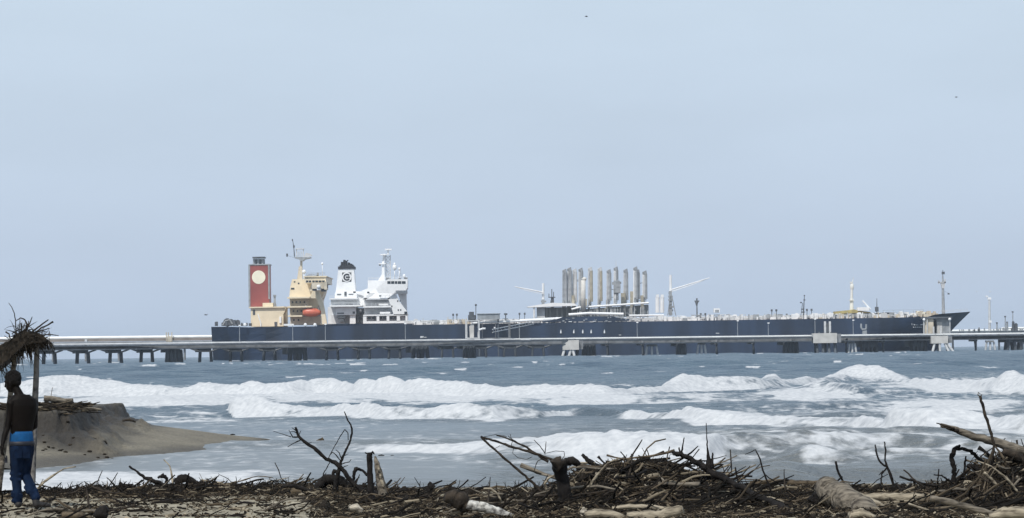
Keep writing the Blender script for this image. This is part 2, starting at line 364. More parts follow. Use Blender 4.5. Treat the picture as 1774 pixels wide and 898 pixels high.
def beach_z(x, y):
    x = np.asarray(x, float); y = np.asarray(y, float)
    shore = 47.6 + 1.4*(fbm(x/6+50, y*0+3, 3, 4)-.5) + .9*np.clip(-x/10, -1, 1)
    z = np.where(y > 40, .25*(shore-y)/(shore-40), .25 + .0*y)
    z = np.clip(z, -1.5, .25)
    return z + .10*(fbm(x/2.2+9, y/2.0, 4, 8)-.5)*sstep(50, 44, y) + .03*(fbm(x*2, y*2, 3, 6)-.5)*sstep(50, 44, y)
bx_ = np.concatenate([np.linspace(-60, -10, 40), np.linspace(-9.8, 9.8, 420), np.linspace(10, 60, 40)])
by_ = np.concatenate([np.linspace(-12, 29, 50), np.linspace(29.2, 56, 330)])
BY, BX = np.meshgrid(by_, bx_, indexing='ij')
BZ = beach_z(BX, BY)
tag(grid_obj('beach', BX, BY, BZ, SAND, {'wet': sstep(.16, .02, BZ)}), kind='structure')

BANK_XR = -9.85
def bank_z(x, y):
    x = np.asarray(x, float); y = np.asarray(y, float)
    pxx = 887 + F*x/y
    yf = np.interp(pxx, [-900, 0, 100, 200, 300, 380, 460, 500], [55, 57.5, 60.2, 63.4, 65.6, 66.6, 73.0, 76.0])
    zr = np.interp(pxx, [-900, 0, 200, 230, 300, 380, 460, 500], [.62, .62, .60, .56, .41, .24, .10, -.1])
    yr = 73.0
    rise = np.clip((y-yf)/np.maximum(yr-yf, .5), -1, 1)
    z = np.where(rise >= 0, zr*(1-(1-rise)**1.6), .5*rise)
    z = np.where(y > yr, zr - np.clip((y-yr)/5, 0, 3)*.8, z)
    n = fbm(x/1.6+4, y/1.6, 5, 61)-.5; n2 = fbm(x/.35, y/.35, 4, 63)-.5
    dx = (BANK_XR - x) + n*1.6; dy = (y - 64.2) + n*2.0 + .25*np.clip(x+13, -4, 4)*-.2
    d = np.minimum(dx*1.0, dy)
    back = sstep(78, 74, y)
    rill = .50*(fbm(x/.40, y/2.2, 4, 66)-.5) + .5*(fbm(x/1.1, y/2.2, 3, 68)-.5)
    step = .34*sstep(-1.0, .0, d+rill) + .66*sstep(.02, .34, d+rill)
    zt = 1.03 + .16*n + .10*sstep(-11.5, -10.5, x)*0
    z = z + (zt - z)*step*back
    cf = sstep(.02, .3, step)*(1-sstep(.9, 1, step))
    return z + .05*n2*(step > .02) + .012*n2 + cf*(.16*n2 + .30*(fbm(x/.6, y/.5, 4, 69)-.5))
kx_ = np.concatenate([np.linspace(-45, -16.5, 30), np.linspace(-16.3, -5.2, 420)])
ky_ = np.linspace(58, 82, 420)
KY, KX = np.meshgrid(ky_, kx_, indexing='ij'); KZ = bank_z(KX, KY)
KZ = np.where(KZ < -.6, -.6, KZ)
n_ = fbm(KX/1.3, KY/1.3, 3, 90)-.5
cliff_shade = sstep(62.6, 64.0, KY+n_*1.5)*sstep(BANK_XR+1.4, BANK_XR+.2, KX+n_*1.2)*(1-.35*sstep(.95, 1.05, KZ))  # mask for the shade painted into the cliff's sand colour
tag(grid_obj('sand_bank', KX, KY, KZ, SAND, {'wet': np.clip(np.maximum(sstep(.30, .04, KZ)*.8, .50 + .52*cliff_shade), 0, 1)}), kind='structure')  # attribute mixes real damp sand with the painted cliff shade

# ================================================================== materials for the far things
NAVY = mat('navy hull paint', (.015, .030, .064), .45, .30, .12, stretch=(1, 1, .18), detail=8)
NAVY2 = mat('navy hull paint of far ship', (.012, .024, .052), .45, .18, .05)
REDP = mat('antifouling red', (.16, .035, .025), .7, .2, .2)
DECK = mat('deck paint', (.20, .12, .09), .8, .2, .2)
WHITE = mat('white ship paint', (.82, .83, .84), .4, .04, .3)
CREAM = mat('cream ship paint', (.76, .66, .49), .45, .06, .25)
CREAMD = mat('darker cream paint', (.56, .50, .40), .55, .12, .3)  # darker, greyer cream for recessed bulkheads, mast and fittings
RED = mat('funnel red', (.29, .072, .064), .5, .08, .1)
CREAML = mat('pale cream disc', (.85, .80, .64), .5, .03, .3)
ORANGE = mat('lifeboat orange', (.60, .15, .09), .4, .08, .8)
GREYM = mat('grey steel', (.30, .32, .34), .5, .15, .5)
GREYL = mat('light grey steel', (.55, .56, .57), .5, .10, .5)
GREYD = mat('dark grey steel', (.09, .10, .115), .5, .2, .5)
BLACKM = mat('sooty black', (.020, .022, .030), .6, .2, .6)
GLASS = mat('dark window glass', (.02, .03, .04), .1, .1, 1.0)
SHADEG = mat('grey green bulkhead', (.34, .34, .32), .7, .12, .4)
TANM = mat('tan weathered pipe', (.36, .33, .26), .6, .15, .4)
YELL = mat('yellow ochre deck paint', (.42, .36, .15), .6, .15, .4)
CONC = mat('jetty concrete', (.21, .22, .235), .85, .22, .35)
CONCL = mat('pale dolphin concrete', (.52, .51, .49), .85, .08, .4)
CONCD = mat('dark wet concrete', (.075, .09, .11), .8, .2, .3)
PIPEW = mat('white pipe paint', (.80, .81, .80), .45, .06, .2)
PIPEB = mat('brown pipe rack', (.22, .19, .17), .7, .15, .3)

def hull(name, x0, xb_deck, xb_wl, Yc, B, deck_z, fc_px, fc_z, material, parent, stern_half=.72):
    """hull built from stations; deck_z(X) gives the sheer"""
    zlev = [-2.5, -.2, 1.5, 5, 9, 12.5, 1.0]
    X0 = WX(x0, 590, Yc-B); XD = WX(xb_deck, 545, Yc); XW = WX(xb_wl, 602, Yc)
    ns = 60; st = [i/ns for i in range(ns+1)]
    st = [1-(1-t)**1.5 for t in st]
    zdk = lambda t: deck_z(X0 + t*(XD-X0))
    vs = []; nl = 7
    for sgn in (-1, 1):
        for t in st:
            zt = zdk(t)
            for k in range(nl):
                f = k/(nl-1); z = -2.5 + (zt+2.5)*f
                g = max(0, z/zt)
                xb = XW + (XD-XW)*g**1.25
                x = X0 + (xb-X0)*t
                taper = .86
                if t > taper:
                    q = (t-taper)/(1-taper); ful = 1.6 + 2.0*g
                    hb = B*(1-q**ful)
                else: hb = B
                if t < .10:
                    q = 1-t/.10; hb = B*(1-(1-stern_half)*q*q); hb *= 1-.35*q*(1-g)
                if t >= 1: hb = .25
                vs.append((x, Yc + sgn*hb, z))
    n = len(st); fs = []
    for sdx in (0, 1):
        o = sdx*n*nl
        for i in range(n-1):
            for k in range(nl-1):
                a, b_, c, d = o+i*nl+k, o+(i+1)*nl+k, o+(i+1)*nl+k+1, o+i*nl+k+1
                fs.append((a, b_, c, d) if sdx == 0 else (d, c, b_, a))
    for k in range(nl-1):        # transom and stem
        fs.append((n*nl+k, k, k+1, n*nl+k+1)); fs.append(((n-1)*nl+k, n*nl+(n-1)*nl+k, n*nl+(n-1)*nl+k+1, (n-1)*nl+k+1))
    h = MB(); h.add(vs, fs); ho = h.build('hull', material, parent, smooth=False)
    d = MB(); top = []
    for sdx in (0, 1):
        for i in range(n):
            v = vs[sdx*n*nl+i*nl+nl-1]; top.append((v[0], Yc+(v[1]-Yc)*.995, v[2]-.35))
    d.add(top, [(i, i+1, n+i+1, n+i) for i in range(n-1)]); d.build('deck', DECK, parent)
    return X0, XD

def railing(parent, x0, x1, y0, y1, Y, h=1.1, material=None, step=3.0):
    m = MB(); a = P(x0, y0, Y); b = P(x1, y1, Y); n = max(2, int((b-a).length/step))
    for i in range(n+1):
        p = a.lerp(b, i/n); m.box(p.x-.05, p.x+.05, p.y-.05, p.y+.05, p.z, p.z+h)
    for q in (h, h*.55): m.tube([a+Vector((0, 0, q)), b+Vector((0, 0, q))], .07, 4)
    m.build('railing', material or GREYL, parent)

# ================================================================== near tanker (navy, cream house, red funnel)
YN, BN = 1300.0, 29.0; YS = YN-BN
def sheer_near(X):
    px = 887 + X/YN*F
    return float(np.interp(px, [340, 363, 430, 440, 560, 1530, 1592, 1606, 1680, 1700], [15.3, 15.3, 15.1, 14.7, 14.8, 15.1, 15.3, 16.4, 17.6, 17.8]))
T = empty('oil_tanker', (WX(1020, 600, YN), YN, 0), 'long navy blue oil tanker with cream deckhouse and red funnel, nearest the jetty', 'tanker')
hull('hull', 363, 1681, 1622, YN, BN, sheer_near, 0, 0, NAVY, T)
# funnel
fm = MB(); fm.pbox(431, 458.5, 466, 534, YN-6, 11); fu = fm.build('funnel', RED, T)
m = MB(); c = P(448, 480.5, YN-6.05); n = 40
m.add([c+Vector((math.cos(2*math.pi*i/n)*3.02, 0, math.sin(2*math.pi*i/n)*3.02)) for i in range(n)] + [c+Vector((math.cos(2*math.pi*i/n)*3.02, -.12, math.sin(2*math.pi*i/n)*3.02)) for i in range(n)],
      [tuple(range(n)), tuple(range(2*n-1, n-1, -1))] + [(i, n+i, n+(i+1) % n, (i+1) % n) for i in range(n)])
m.build('disc', CREAML, fu)
m = MB(); m.pbox(430.3, 457.6, 466.7, 459.6, YN-6.3, 11.6); m.pbox(430.4, 459.5, 433.4, 533, YN-6.2, 3); m.pbox(464.4, 459.5, 466.6, 518, YN-6.2, 3); m.build('edge_trim', GREYM, fu)
m = MB()
for a, b_ in ((438.5, 442), (445, 449), (452.5, 457)): m.tube([P((a+b_)/2, 458, YN-1), P((a+b_)/2, 449, YN-1)], .5, 8)
m.pbox(438, 449, 458, 457.5, YN+2, 3); m.build('exhaust_stack', GREYM, fu)
m = MB(); m.pbox(437, 445, 458.5, 447.6, YN-3, 6); m.build('stack_cap', GREYD, fu)
# engine casing
m = MB(); m.pbox(434.5, 533, 491, 566, YN-14, 26); m.pbox(455, 525, 473, 534, YN-12, 18); m.pbox(431.5, 531.5, 493, 533.6, YN-15, 28)
m.prism([(491, 534), (496, 533), (491, 545)], YN-14, 10); ec = m.build('engine_casing', CREAM, T)
m = MB(); m.pbox(475.5, 558, 480.5, 565.5, YN-14.12, .2); m.pbox(438, 537, 442, 546, YN-14.12, .2); m.build('doorway', GREYD, ec)
m = MB(); m.pbox(474, 513, 477.5, 533, YN-10, 1); m.pbox(473, 511, 478, 514, YN-10.4, 1.6); m.build('vent_post', GREYM, ec)
m = MB(); m.tube([P(447, 545, YN-14.2), P(452, 560, YN-14.2), P(452, 566, YN-14.2)], .3, 6); m.pbox(484, 549, 487.5, 560, YN-14.6, .6); m.build('casing_fitting', WHITE, ec)
# accommodation block
hs = MB()
hs.prism([(506, 484), (541, 484), (541, 490), (565, 490), (562, 506), (557, 520), (557, 563), (503, 563), (503, 520), (501, 515), (503, 496)], YN-8, 16)
house = hs.build('deckhouse', CREAM, T)
for (a, b_, c_, d_) in ((497.5, 514.5, 538, 517.2), (497.5, 530.5, 540, 533), (499, 546.5, 523.5, 549)):
    m = MB(); m.pbox(a, b_, c_, d_, YN-20, 12.5); m.build('side_deck', CREAM, house)
m = MB(); m.prism([(536, 517), (541, 505), (552, 505), (561, 530), (566.5, 562), (558, 562), (556, 538), (548, 517)], YN-20, 3.5)
m.prism([(536, 505), (540, 490), (545, 505)], YN-20, 12); m.build('side_wing', CREAM, house)
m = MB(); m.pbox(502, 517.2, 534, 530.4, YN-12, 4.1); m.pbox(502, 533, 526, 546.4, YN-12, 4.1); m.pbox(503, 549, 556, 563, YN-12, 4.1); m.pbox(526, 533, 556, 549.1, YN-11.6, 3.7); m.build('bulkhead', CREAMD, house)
m = MB()
for x, y in ((505.5, 522), (512, 522), (519, 522), (526, 522), (507, 537.5), (514, 537.5), (521, 537.5), (508, 553), (516, 553)): m.pbox(x, y, x+2.4, y+3.4, YN-12.1, .3)
m.pbox(509, 487.4, 511.5, 489.6, YN-8.1, .3); m.pbox(516, 490, 518.6, 492.6, YN-8.1, .3); m.pbox(504, 499, 510, 502, YN-8.1, .3); m.build('window', GLASS, house)
m = MB()
for x0, x1 in ((530, 534), (535, 539), (541, 545), (546, 551), (552, 557), (558, 562.5)): m.pbox(x0, 486.2, x1, 489.4, YN-22.1, .3)
wh = MB(); wh.pbox(528, 480, 564.5, 490.5, YN-22, 44); wheel = wh.build('wheelhouse', CREAM, house); wh = MB(); wh.pbox(526, 478.4, 566, 480.2, YN-22.6, 45.2); wh.build('wheelhouse_roof', CREAM, wheel); m.build('window', GLASS, wheel)
m = MB(); m.pbox(540, 490.5, 566, 500.5, YN-28, 5.5); m.pbox(561.5, 488, 566.5, 502, YN-29, 8); m.build('bridge_wing', CREAMD, wheel)
m = MB(); m.pbox(541, 500.5, 548, 504, YN-27, 4); m.pbox(556.5, 500.5, 564, 505, YN-27, 5); m.pbox(565.5, 492, 567.6, 499, YN-28, 3); m.build('wing_bracket', GREYD, wheel)
m = MB(); m.pbox(549, 496, 555, 503, YN-29, 2); m.ball(P(552, 497, YN-29), .9); m.build('white_locker', WHITE, wheel)
m = MB(); m.pbox(531, 477, 551, 478.8, YN-10, 6); m.pbox(533, 474.8, 545, 475.6, YN-10, 3); m.pbox(548.5, 472.5, 552, 478, YN-10, 2.4); m.build('roof_box', GREYM, house)
railing(house, 531, 563, 478, 477.6, YN-20, 1.2, GREYM, 2)
# lifeboat
m = MB(); pts = [P(x, 541.5, YN-18) for x in (524.5, 527, 532, 540, 548, 554, 558)]
m.tube(pts, [.9, 1.55, 1.85, 1.95, 1.75, 1.05, .2], 16, flat=.95); lb = m.build('lifeboat', ORANGE, T, smooth=True)
m = MB(); m.pbox(531, 534.6, 545, 538, YN-19.2, 2.4); m.build('lifeboat_canopy', ORANGE, lb)
m = MB()
for x in (529, 552.5): m.tube([P(x, 548, YN-17.5), P(x, 531, YN-19), P(x+1.4, 528, YN-16)], .28, 6)
m.tube([P(526, 547.6, YN-18), P(557, 547.2, YN-18)], .22, 6); m.build('davit', GREYM, T)
# main mast
m = MB(); m.prism([(518.6, 484), (520.2, 447), (523.2, 447), (523.6, 484)], YN-2, 2.2); m.prism([(514.6, 484), (517.6, 462), (520, 462), (520, 484)], YN-1.6, 1.4); mast = m.build('mast', CREAMD, T)
m = MB(); m.prism([(508.5, 445.6), (538, 445.6), (536, 447.4), (527, 449), (524, 452), (519.5, 452), (517, 449), (510, 447.4)], YN-4, 8); m.build('platform_plate', GREYM, mast)
m = MB(); m.pbox(512.5, 431, 514, 445.6, YN-2, 1); m.pbox(524.5, 432, 526, 445.6, YN-2, 1); m.pbox(512, 430.6, 526.5, 432.2, YN-2.5, 2)
for x in (516, 519, 522): m.pbox(x, 436, x+.8, 445.6, YN-2, .6)
m.prism([(526, 445.6), (530, 438), (538, 440), (541, 443), (534, 445.6)], YN-3, 1.2); m.build('radar_frame', GREYL, mast)
m = MB(); m.tube([P(510, 445, YN-2), P(509, 432, YN-2), P(506.6, 414, YN-2)], [.28, .2, .12], 6); m.pbox(505.4, 414.5, 507.2, 418, YN-2, .3); m.pbox(507.4, 425, 510.4, 429.5, YN-2, .3); m.build('antenna', GREYD, mast)
m = MB(); m.pbox(495.6, 439.6, 498.6, 445, YN-3, .4); m.tube([P(498, 443, YN-3), P(509, 446.4, YN-3)], .06, 4); m.build('signal_flag', GREYD, mast)
m = MB(); m.ball(P(526.6, 471, YN-4), .95); m.tube([P(526.6, 484, YN-4), P(526.6, 474, YN-4)], .25, 6); m.build('satellite_dome', WHITE, house, True)
m = MB(); m.ball(P(558.2, 457, YN-4), .55); m.tube([P(558.6, 478.4, YN-4), P(558.2, 459, YN-4)], .12, 6); m.build('pole_light', WHITE, house, True)
# stern gear and lifebuoys along the rail
m = MB(); rr = random.Random(5)
for k in range(16):
    x = rr.uniform(372, 432); y = 561.5 - abs(rr.gauss(0, 1))*2.2 - 4*math.exp(-((x-395)/10)**2); wd = rr.uniform(1.5, 5)
    m.pbox(x, y, x+wd, 565, YN-24+rr.uniform(0, 12), rr.uniform(1, 3))
for cx_, r0 in ((394, 1.9), (400, 1.6), (412, 1.2)): m.tube([P(cx_, 559, YN-20), P(cx_, 559, YN-17)], r0, 14)
m.build('mooring_winches', GREYD, T)['kind'] = 'stuff'
m = MB(); m.tube([P(386, 564, YN-20), P(391, 556, YN-20), P(398, 554.5, YN-20), P(403, 562, YN-20)], .4, 6); m.build('fairlead', GREYM, T)
for x in (424.5, 529, 545.8):
    m = MB(); m.ball(P(x, 563, YS+.4), .75, (1, .4, 1)); m.build('lamp_globe', WHITE, T, True)
m = MB(); m.pbox(491.5, 561.4, 509, 564.6, YS+1, 1.5); m.build('gangway_box', WHITE, T)

# deck gear: pipes, tank lids, vents, small crane
m = MB()
for y0_, r_, dy in ((560.5, .32, 14), (559, .22, 17), (557.5, .35, 26)):
    a = P(700, y0_, YS+dy); b_ = P(1590, y0_-12.6, YS+dy); m.tube([a, b_], r_, 6)
m.build('deck_pipe', GREYL, T)
def clutter(name, mt, n, seed, x0, x1, hmax, wmax=2.6):
    r_ = random.Random(seed); m = MB()
    for k in range(n):
        x = r_.uniform(x0, x1); X = WX(x, 560, YS+4); zt = sheer_near(X)-.4; y = YS+r_.uniform(2, 22); h = r_.uniform(.25, 1)*hmax; ww = r_.uniform(.25, wmax)
        t = r_.random()
        if t < .45: m.box(X, X+ww, y, y+r_.uniform(.4, 2), zt, zt+h)
        elif t < .7: m.tube([(X, y, zt), (X, y, zt+h*1.15)], r_.uniform(.12, .3), 6)
        elif t < .85: m.tube([(X, y, zt), (X, y, zt+h), (X+ww, y, zt+h), (X+ww, y, zt)], .15, 5)
        else: m.tube([(X, y, zt+h*.7), (X, y+1, zt+h*.7)], h*.4, 10)
    m.build(name, mt, T)['kind'] = 'stuff'
clutter('deck_fittings', WHITE, 130, 1, 712, 960, 2.3); clutter('deck_fittings', GREYL, 190, 2, 712, 1560, 3.0)
clutter('deck_fittings', GREYM, 120, 3, 720, 1600, 3.0); clutter('deck_fittings', WHITE, 190, 4, 1130, 1590, 3.1)
clutter('deck_fittings', CREAMD, 50, 6, 1380, 1600, 2.8); clutter('deck_valves', GREYD, 90, 8, 1390, 1605, 2.5, 1.2); clutter('deck_lockers', CREAMD, 14, 9, 770, 812, 3.6, 3.0)
clutter('deck_valves', GREYD, 40, 18, 715, 960, 2.2, 1.0)
for pr in ((1125, 1590), (700, 975)):
    railing(T, pr[0], pr[1], 562.4-(pr[0]-600)*.0136, 562.4-(pr[1]-600)*.0136, YS+.5, 1.3, GREYL, 2.6)
for x in (785, 791.5, 900, 909, 1214, 1222, 1337, 1345, 1363, 1398, 1406):      # vent posts
    yb = 562.4-(x-600)*.0136; h = {1363: 6, 1214: 9, 1222: 9}.get(x, 14)
    m = MB(); m.tube([P(x, yb, YS+12), P(x, yb-h, YS+12)], .16, 6); m.pbox(x-1.6, yb-h-2.2, x+1.6, yb-h+1.5, YS+11.6, .9); m.build('vent_post', GREYD, T)
m = MB(); m.tube([P(1391.5, 549, YS+12), P(1393.5, 513, YS+12)], [.35, .12], 6)
for x, y, ww in ((1388, 535, 3.4), (1386.2, 523.5, 3), (1392.5, 511.5, 2.4), (1392, 519, 3.2), (1389, 540, 5)): m.pbox(x, y, x+ww, y+2, YS+11.7, .8)
m.tube([P(1387, 549, YS+12), P(1390.5, 525, YS+12)], .14, 5); m.build('signal_mast', GREYD, T)
m = MB(); m.tube([P(1207.5, 550, YS+12), P(1207.3, 528, YS+12)], [.35, .2], 6); m.prism([(1203, 521), (1212, 521), (1209, 526), (1208.5, 530), (1206, 530), (1205, 526)], YS+11.6, 1.0); m.pbox(1206, 517, 1208.6, 522, YS+11.8, .6); m.build('searchlight_post', GREYD, T)
m = MB(); m.pbox(1236.5, 534.5, 1247, 541.5, YS+12, 3.5); m.build('deck_cabin', WHITE, T)
m = MB(); m.pbox(1238.5, 537, 1245.6, 542, YS+11.9, .3); m.pbox(1228, 545.2, 1262, 546.6, YS+10, 3); m.pbox(1198, 545.6, 1222, 546.9, YS+10, 3); m.build('window', GREYM, T)
# manifold zone
m = MB()
m.tube([P(985, 545.5, YS+6), P(1020, 543.0, YS+6), P(1080, 544.5, YS+6)], .6, 8); m.tube([P(820, 560, YS-.6), P(935, 554.6, YS-1.4)], .35, 6)
m.tube([P(1090, 547, YS+6), P(1150, 546.4, YS+6)], .4, 8); m.tube([P(900, 556, YS+4), P(975, 552.5, YS+4)], .75, 8); m.build('manifold_pipe', WHITE, T)
m = MB(); r_ = random.Random(12)
for k in range(46):
    x = r_.uniform(962, 1105); y = 553-(x-962)*.006+r_.uniform(-4, 3); m.pbox(x, y, x+r_.uniform(1, 4), y+r_.uniform(1, 2.4), YS-.35+r_.choice([0, 2, 5]), r_.uniform(.3, 1.4))
m.build('manifold_valves', GREYM, T)['kind'] = 'stuff'
m = MB(); m.prism([(940, 556.5), (962, 554), (975, 549.5), (1060, 548.2), (1072, 551), (1090, 553), (1090, 556), (940, 558.5)], YS-.25, 4); m.build('bulwark', NAVY, T)
m = MB()
for x in (971.5, 994, 1009.5, 1024, 1047): m.pbox(x-1.1, 573.6, x+1.1, 577.6, YS-.5, .5); m.tube([P(x, 573.6, YS-.3), P(x+.4, 571.4, YS-.3)], .16, 5)
m.pbox(985, 557, 991, 558, YS-.4, .5); m.pbox(1027, 556.4, 1032, 557.4, YS-.4, .5); m.build('side_light', WHITE, T)
# bow: foremast, windlass, name
m = MB(); m.tube([P(1634.3, 545, YN), P(1633.6, 505, YN), P(1633.3, 478, YN)], [.75, .6, .3], 8); fmst = m.build('foremast', GREYM, T)
m = MB(); m.pbox(1626, 488.4, 1639, 490.2, YN-1, 2); m.pbox(1626, 486, 1628, 492, YN-1, 1); m.pbox(1636, 484, 1638.6, 490, YN-1, 1); m.prism([(1630, 490), (1638, 490), (1636, 500), (1632, 500)], YN-.8, 1.6); m.build('platform_plate', GREYL, fmst)
m = MB(); m.pbox(1632, 471, 1637, 475.5, YN-.5, 1); m.tube([P(1633.3, 479, YN), P(1633.6, 468, YN)], .14, 5); m.pbox(1642, 508, 1645, 510.5, YN-.5, .8); m.tube([P(1634, 504, YN), P(1643.5, 508.6, YN)], .05, 4); m.build('mast_lamp', GREYD, fmst)
m = MB(); r_ = random.Random(21)
for k in range(22):
    x = r_.uniform(1586, 1626); m.pbox(x, 541+r_.uniform(-2.5, 3), x+r_.uniform(1, 4), 549, YN-16+r_.uniform(0, 8), 2)
m.build('windlass', CREAMD, T)
m = MB(); m.ball(P(1591.5, 543.4, YN-17), 1.0, (1.1, 1, 1.1)); m.pbox(1597, 540.6, 1603, 544, YN-17, 2); m.build('bow_locker', CREAML, T)
m = MB(); m.tube([P(1604, 548.8, YN-23), P(1650, 547.0, YN-14)], .25, 5); m.build('rubbing_strake', GREYL, T)
railing(T, 1626, 1676, 543.4, 540.2, YN-9, 1.2, GREYL, 2.6); railing(T, 1530, 1600, 546.4, 545.4, YN-22, 2.2, GREYM, 4)
# hull markings: plate seams, faded name block (unreadable strokes of a few pixels) and draft marks
m = MB(); nmx = [(1581, 'T'), (1586.3, 'U'), (1591.2, 'L'), (1596, 'I'), (1599, 'C')]
fo = bpy.data.curves.new('ship_name', 'FONT'); fo.body = 'TULAE'; fo.size = 4.4; fo.extrude = .06; fo.offset = .05
to = bpy.data.objects.new('ship_name_tmp', fo); COL.objects.link(to)
bpy.context.view_layer.update()
me = bpy.data.meshes.new_from_object(to); bpy.data.objects.remove(to)
def text_part(me, name, loc, sx_, material, parent, rz=0):
    o = bpy.data.objects.new(name, me); COL.objects.link(o); me.materials.clear(); me.materials.append(material)
    o.parent = parent; o.location = Vector(loc) - origin_of(parent); o.rotation_euler = (R(90), 0, rz); o.scale = (sx_, 1, 1); return o
def near_side(px):
    dep = bpy.context.evaluated_depsgraph_get()
    return YS
HULLN = [c_ for c_ in T.children if c_.name.startswith('hull')][0]
bpy.context.view_layer.update()
def side_y(ob, px, py):
    bpy.context.view_layer.update()
    o_ = Vector((0, 0, EYE)); d_ = (P(px, py, 1200)-o_).normalized(); mi = ob.matrix_world.inverted()
    hit, loc, nrm, idx = ob.ray_cast(mi @ o_, (mi.to_3x3() @ d_).normalized())
    return (ob.matrix_world @ loc).y if hit else YS
ya, yb_ = side_y(HULLN, 1578, 562), side_y(HULLN, 1600, 562)
Xa, Xb = WX(1578, 562, ya), WX(1600, 562, yb_); ang = math.atan2(yb_-ya, Xb-Xa)
text_part(me, 'ship_name', P(1577.5, 563.6, ya-.35), .50, GREYL, T, ang)
m = MB()
for k in range(5):
    x = 1581.5+k*3.2; yy = side_y(HULLN, x, 567); m.pbox(x, 566.4, x+2.0, 567.8, yy-.22, .3)
m.build('hull_mark', GREYL, T)
m = MB(); x = 455
m.pbox(735-2, 584, 739, 585.2, YS-.15, .2); m.pbox(1072, 580, 1076, 581.2, YS-.15, .2); m.pbox(1240, 577, 1246, 578.2, YS-.15, .2); m.pbox(728, 582.5, 734, 585.6, YS-.15, .2); m.build('draft_mark', GREYL, T)

# ================================================================== far tanker (white superstructure)
YF, BF = 1410.0, 23.0; YG = YF-BF
def sheer_far(X):
    px = 887 + X/YF*F
    return float(np.interp(px, [520, 560, 1425, 1445, 1540], [17.0, 17.0, 16.4, 18.6, 19.0]))
U = empty('oil_tanker', (WX(1040, 600, YF), YF, 0), 'far tanker with bright white superstructure and white funnel, moored behind the navy tanker', 'tanker')
hull('hull', 548, 1545, 1500, YF, BF, sheer_far, 0, 0, NAVY2, U)
m = MB(); m.prism([(586, 466), (612.5, 466), (615.5, 500), (616.5, 509), (581, 509), (582.5, 498)], YF-6, 12); fu = m.build('funnel', WHITE, U)
m = MB(); m.pbox(585.4, 461.8, 614, 466.2, YF-6.4, 12.8); m.pbox(588, 459.8, 612, 462, YF-5.5, 11); m.build('funnel_band', BLACKM, fu)
m = MB()
for x, h in ((592, 454), (596, 450.6), (599, 452), (603.5, 455), (607.5, 457), (610, 458.5)): m.tube([P(x, 461, YF-3), P(x+.7, h, YF-3)], .62, 8)
m.tube([P(594, 460, YF-3), P(603, 450.8, YF-3)], .3, 6); m.build('exhaust_stack', BLACKM, fu)
def disc(px, py, Y, r, material, name, parent, inner=0, a0=0, a1=360, th=.12):
    m = MB(); c = P(px, py, Y); n = 36; V = []
    for rr_ in (r, inner):
        for dy in (0, -th):
            for i in range(n+1):
                a = R(a0+(a1-a0)*i/n); V.append(c+Vector((math.cos(a)*rr_, dy, math.sin(a)*rr_)))
    q = n+1; fs = []
    for i in range(n): fs += [(i, i+1, 2*q+i+1, 2*q+i), (q+i, 3*q+i, 3*q+i+1, q+i+1), (i, q+i, q+i+1, i+1), (2*q+i, 2*q+i+1, 3*q+i+1, 3*q+i)]
    fs += [(0, 2*q, 3*q, q), (n, q+n, 3*q+n, 2*q+n)]
    m.add(V, fs); return m.build(name, material, parent)
m = MB(); m.pbox(592.6, 472.4, 608.6, 488.4, YF-6.1, .3); lg = m.build('funnel_emblem', BLACKM, fu)
disc(600.6, 480.4, YF-6.14, 2.28, WHITE, 'emblem_ring', lg)
disc(600.9, 480.4, YF-6.30, 1.72, BLACKM, 'emblem_letter', lg, 1.0, 40, 320); 
m = MB(); m.pbox(599, 479, 606, 482, YF-6.38, .1); m.build('emblem_bar', BLACKM, lg)
# casing block beneath the funnel
m = MB(); m.pbox(580, 508, 618, 516.5, YF-9, 18); m.pbox(570.5, 516.5, 619, 519, YF-14, 26); m.pbox(571, 528.6, 628, 531.5, YF-15, 28); m.pbox(582, 531.5, 617, 546, YF-12, 22); m.pbox(606, 546, 616, 563, YF-11, 20)
m.pbox(612, 505, 630, 532, YF-6, 12); m.pbox(590, 546, 597, 563, YF-8, 6); cs = m.build('engine_casing', WHITE, U)
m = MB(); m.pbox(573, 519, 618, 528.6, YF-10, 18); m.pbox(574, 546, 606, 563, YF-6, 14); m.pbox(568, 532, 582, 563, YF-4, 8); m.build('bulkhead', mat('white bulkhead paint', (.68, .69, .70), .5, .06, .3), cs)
m = MB(); m.pbox(596.5, 505.6, 600.6, 514, YF-9.15, .3); m.pbox(584, 509.4, 591, 511.4, YF-9.15, .3); m.pbox(604, 509.4, 612, 511, YF-9.15, .3); m.pbox(600, 526.6, 612, 528.4, YF-14.2, .4)
m.pbox(583, 549, 599, 551, YF-12, 6); m.pbox(585, 552.5, 596, 558, YF-11.8, 4); m.pbox(584, 542, 596, 544, YF-12.2, .3); m.pbox(611, 540, 615, 543.6, YF-12.2, .3); m.build('opening', GREYD, cs)
railing(cs, 571, 619, 516.5, 516, YF-14, 1.1, WHITE, 2); railing(cs, 571, 628, 528.6, 528, YF-15, 1.1, WHITE, 2)
# davit crane between funnel and house
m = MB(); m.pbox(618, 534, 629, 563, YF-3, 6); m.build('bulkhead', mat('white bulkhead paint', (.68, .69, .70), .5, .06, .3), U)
m = MB(); m.pbox(619, 534, 622, 558, YF-10, 2); m.pbox(626, 535, 628, 560, YF-10, 2); m.pbox(619, 534, 628, 542, YF-10.5, 3); m.tube([P(622, 544, YF-10), P(627, 554, YF-10)], .3, 6); m.build('stores_crane', GREYD, U)
m = MB(); m.ball(P(624.5, 538, YF-10.8), .6); m.build('crane_lamp', WHITE, U, True)
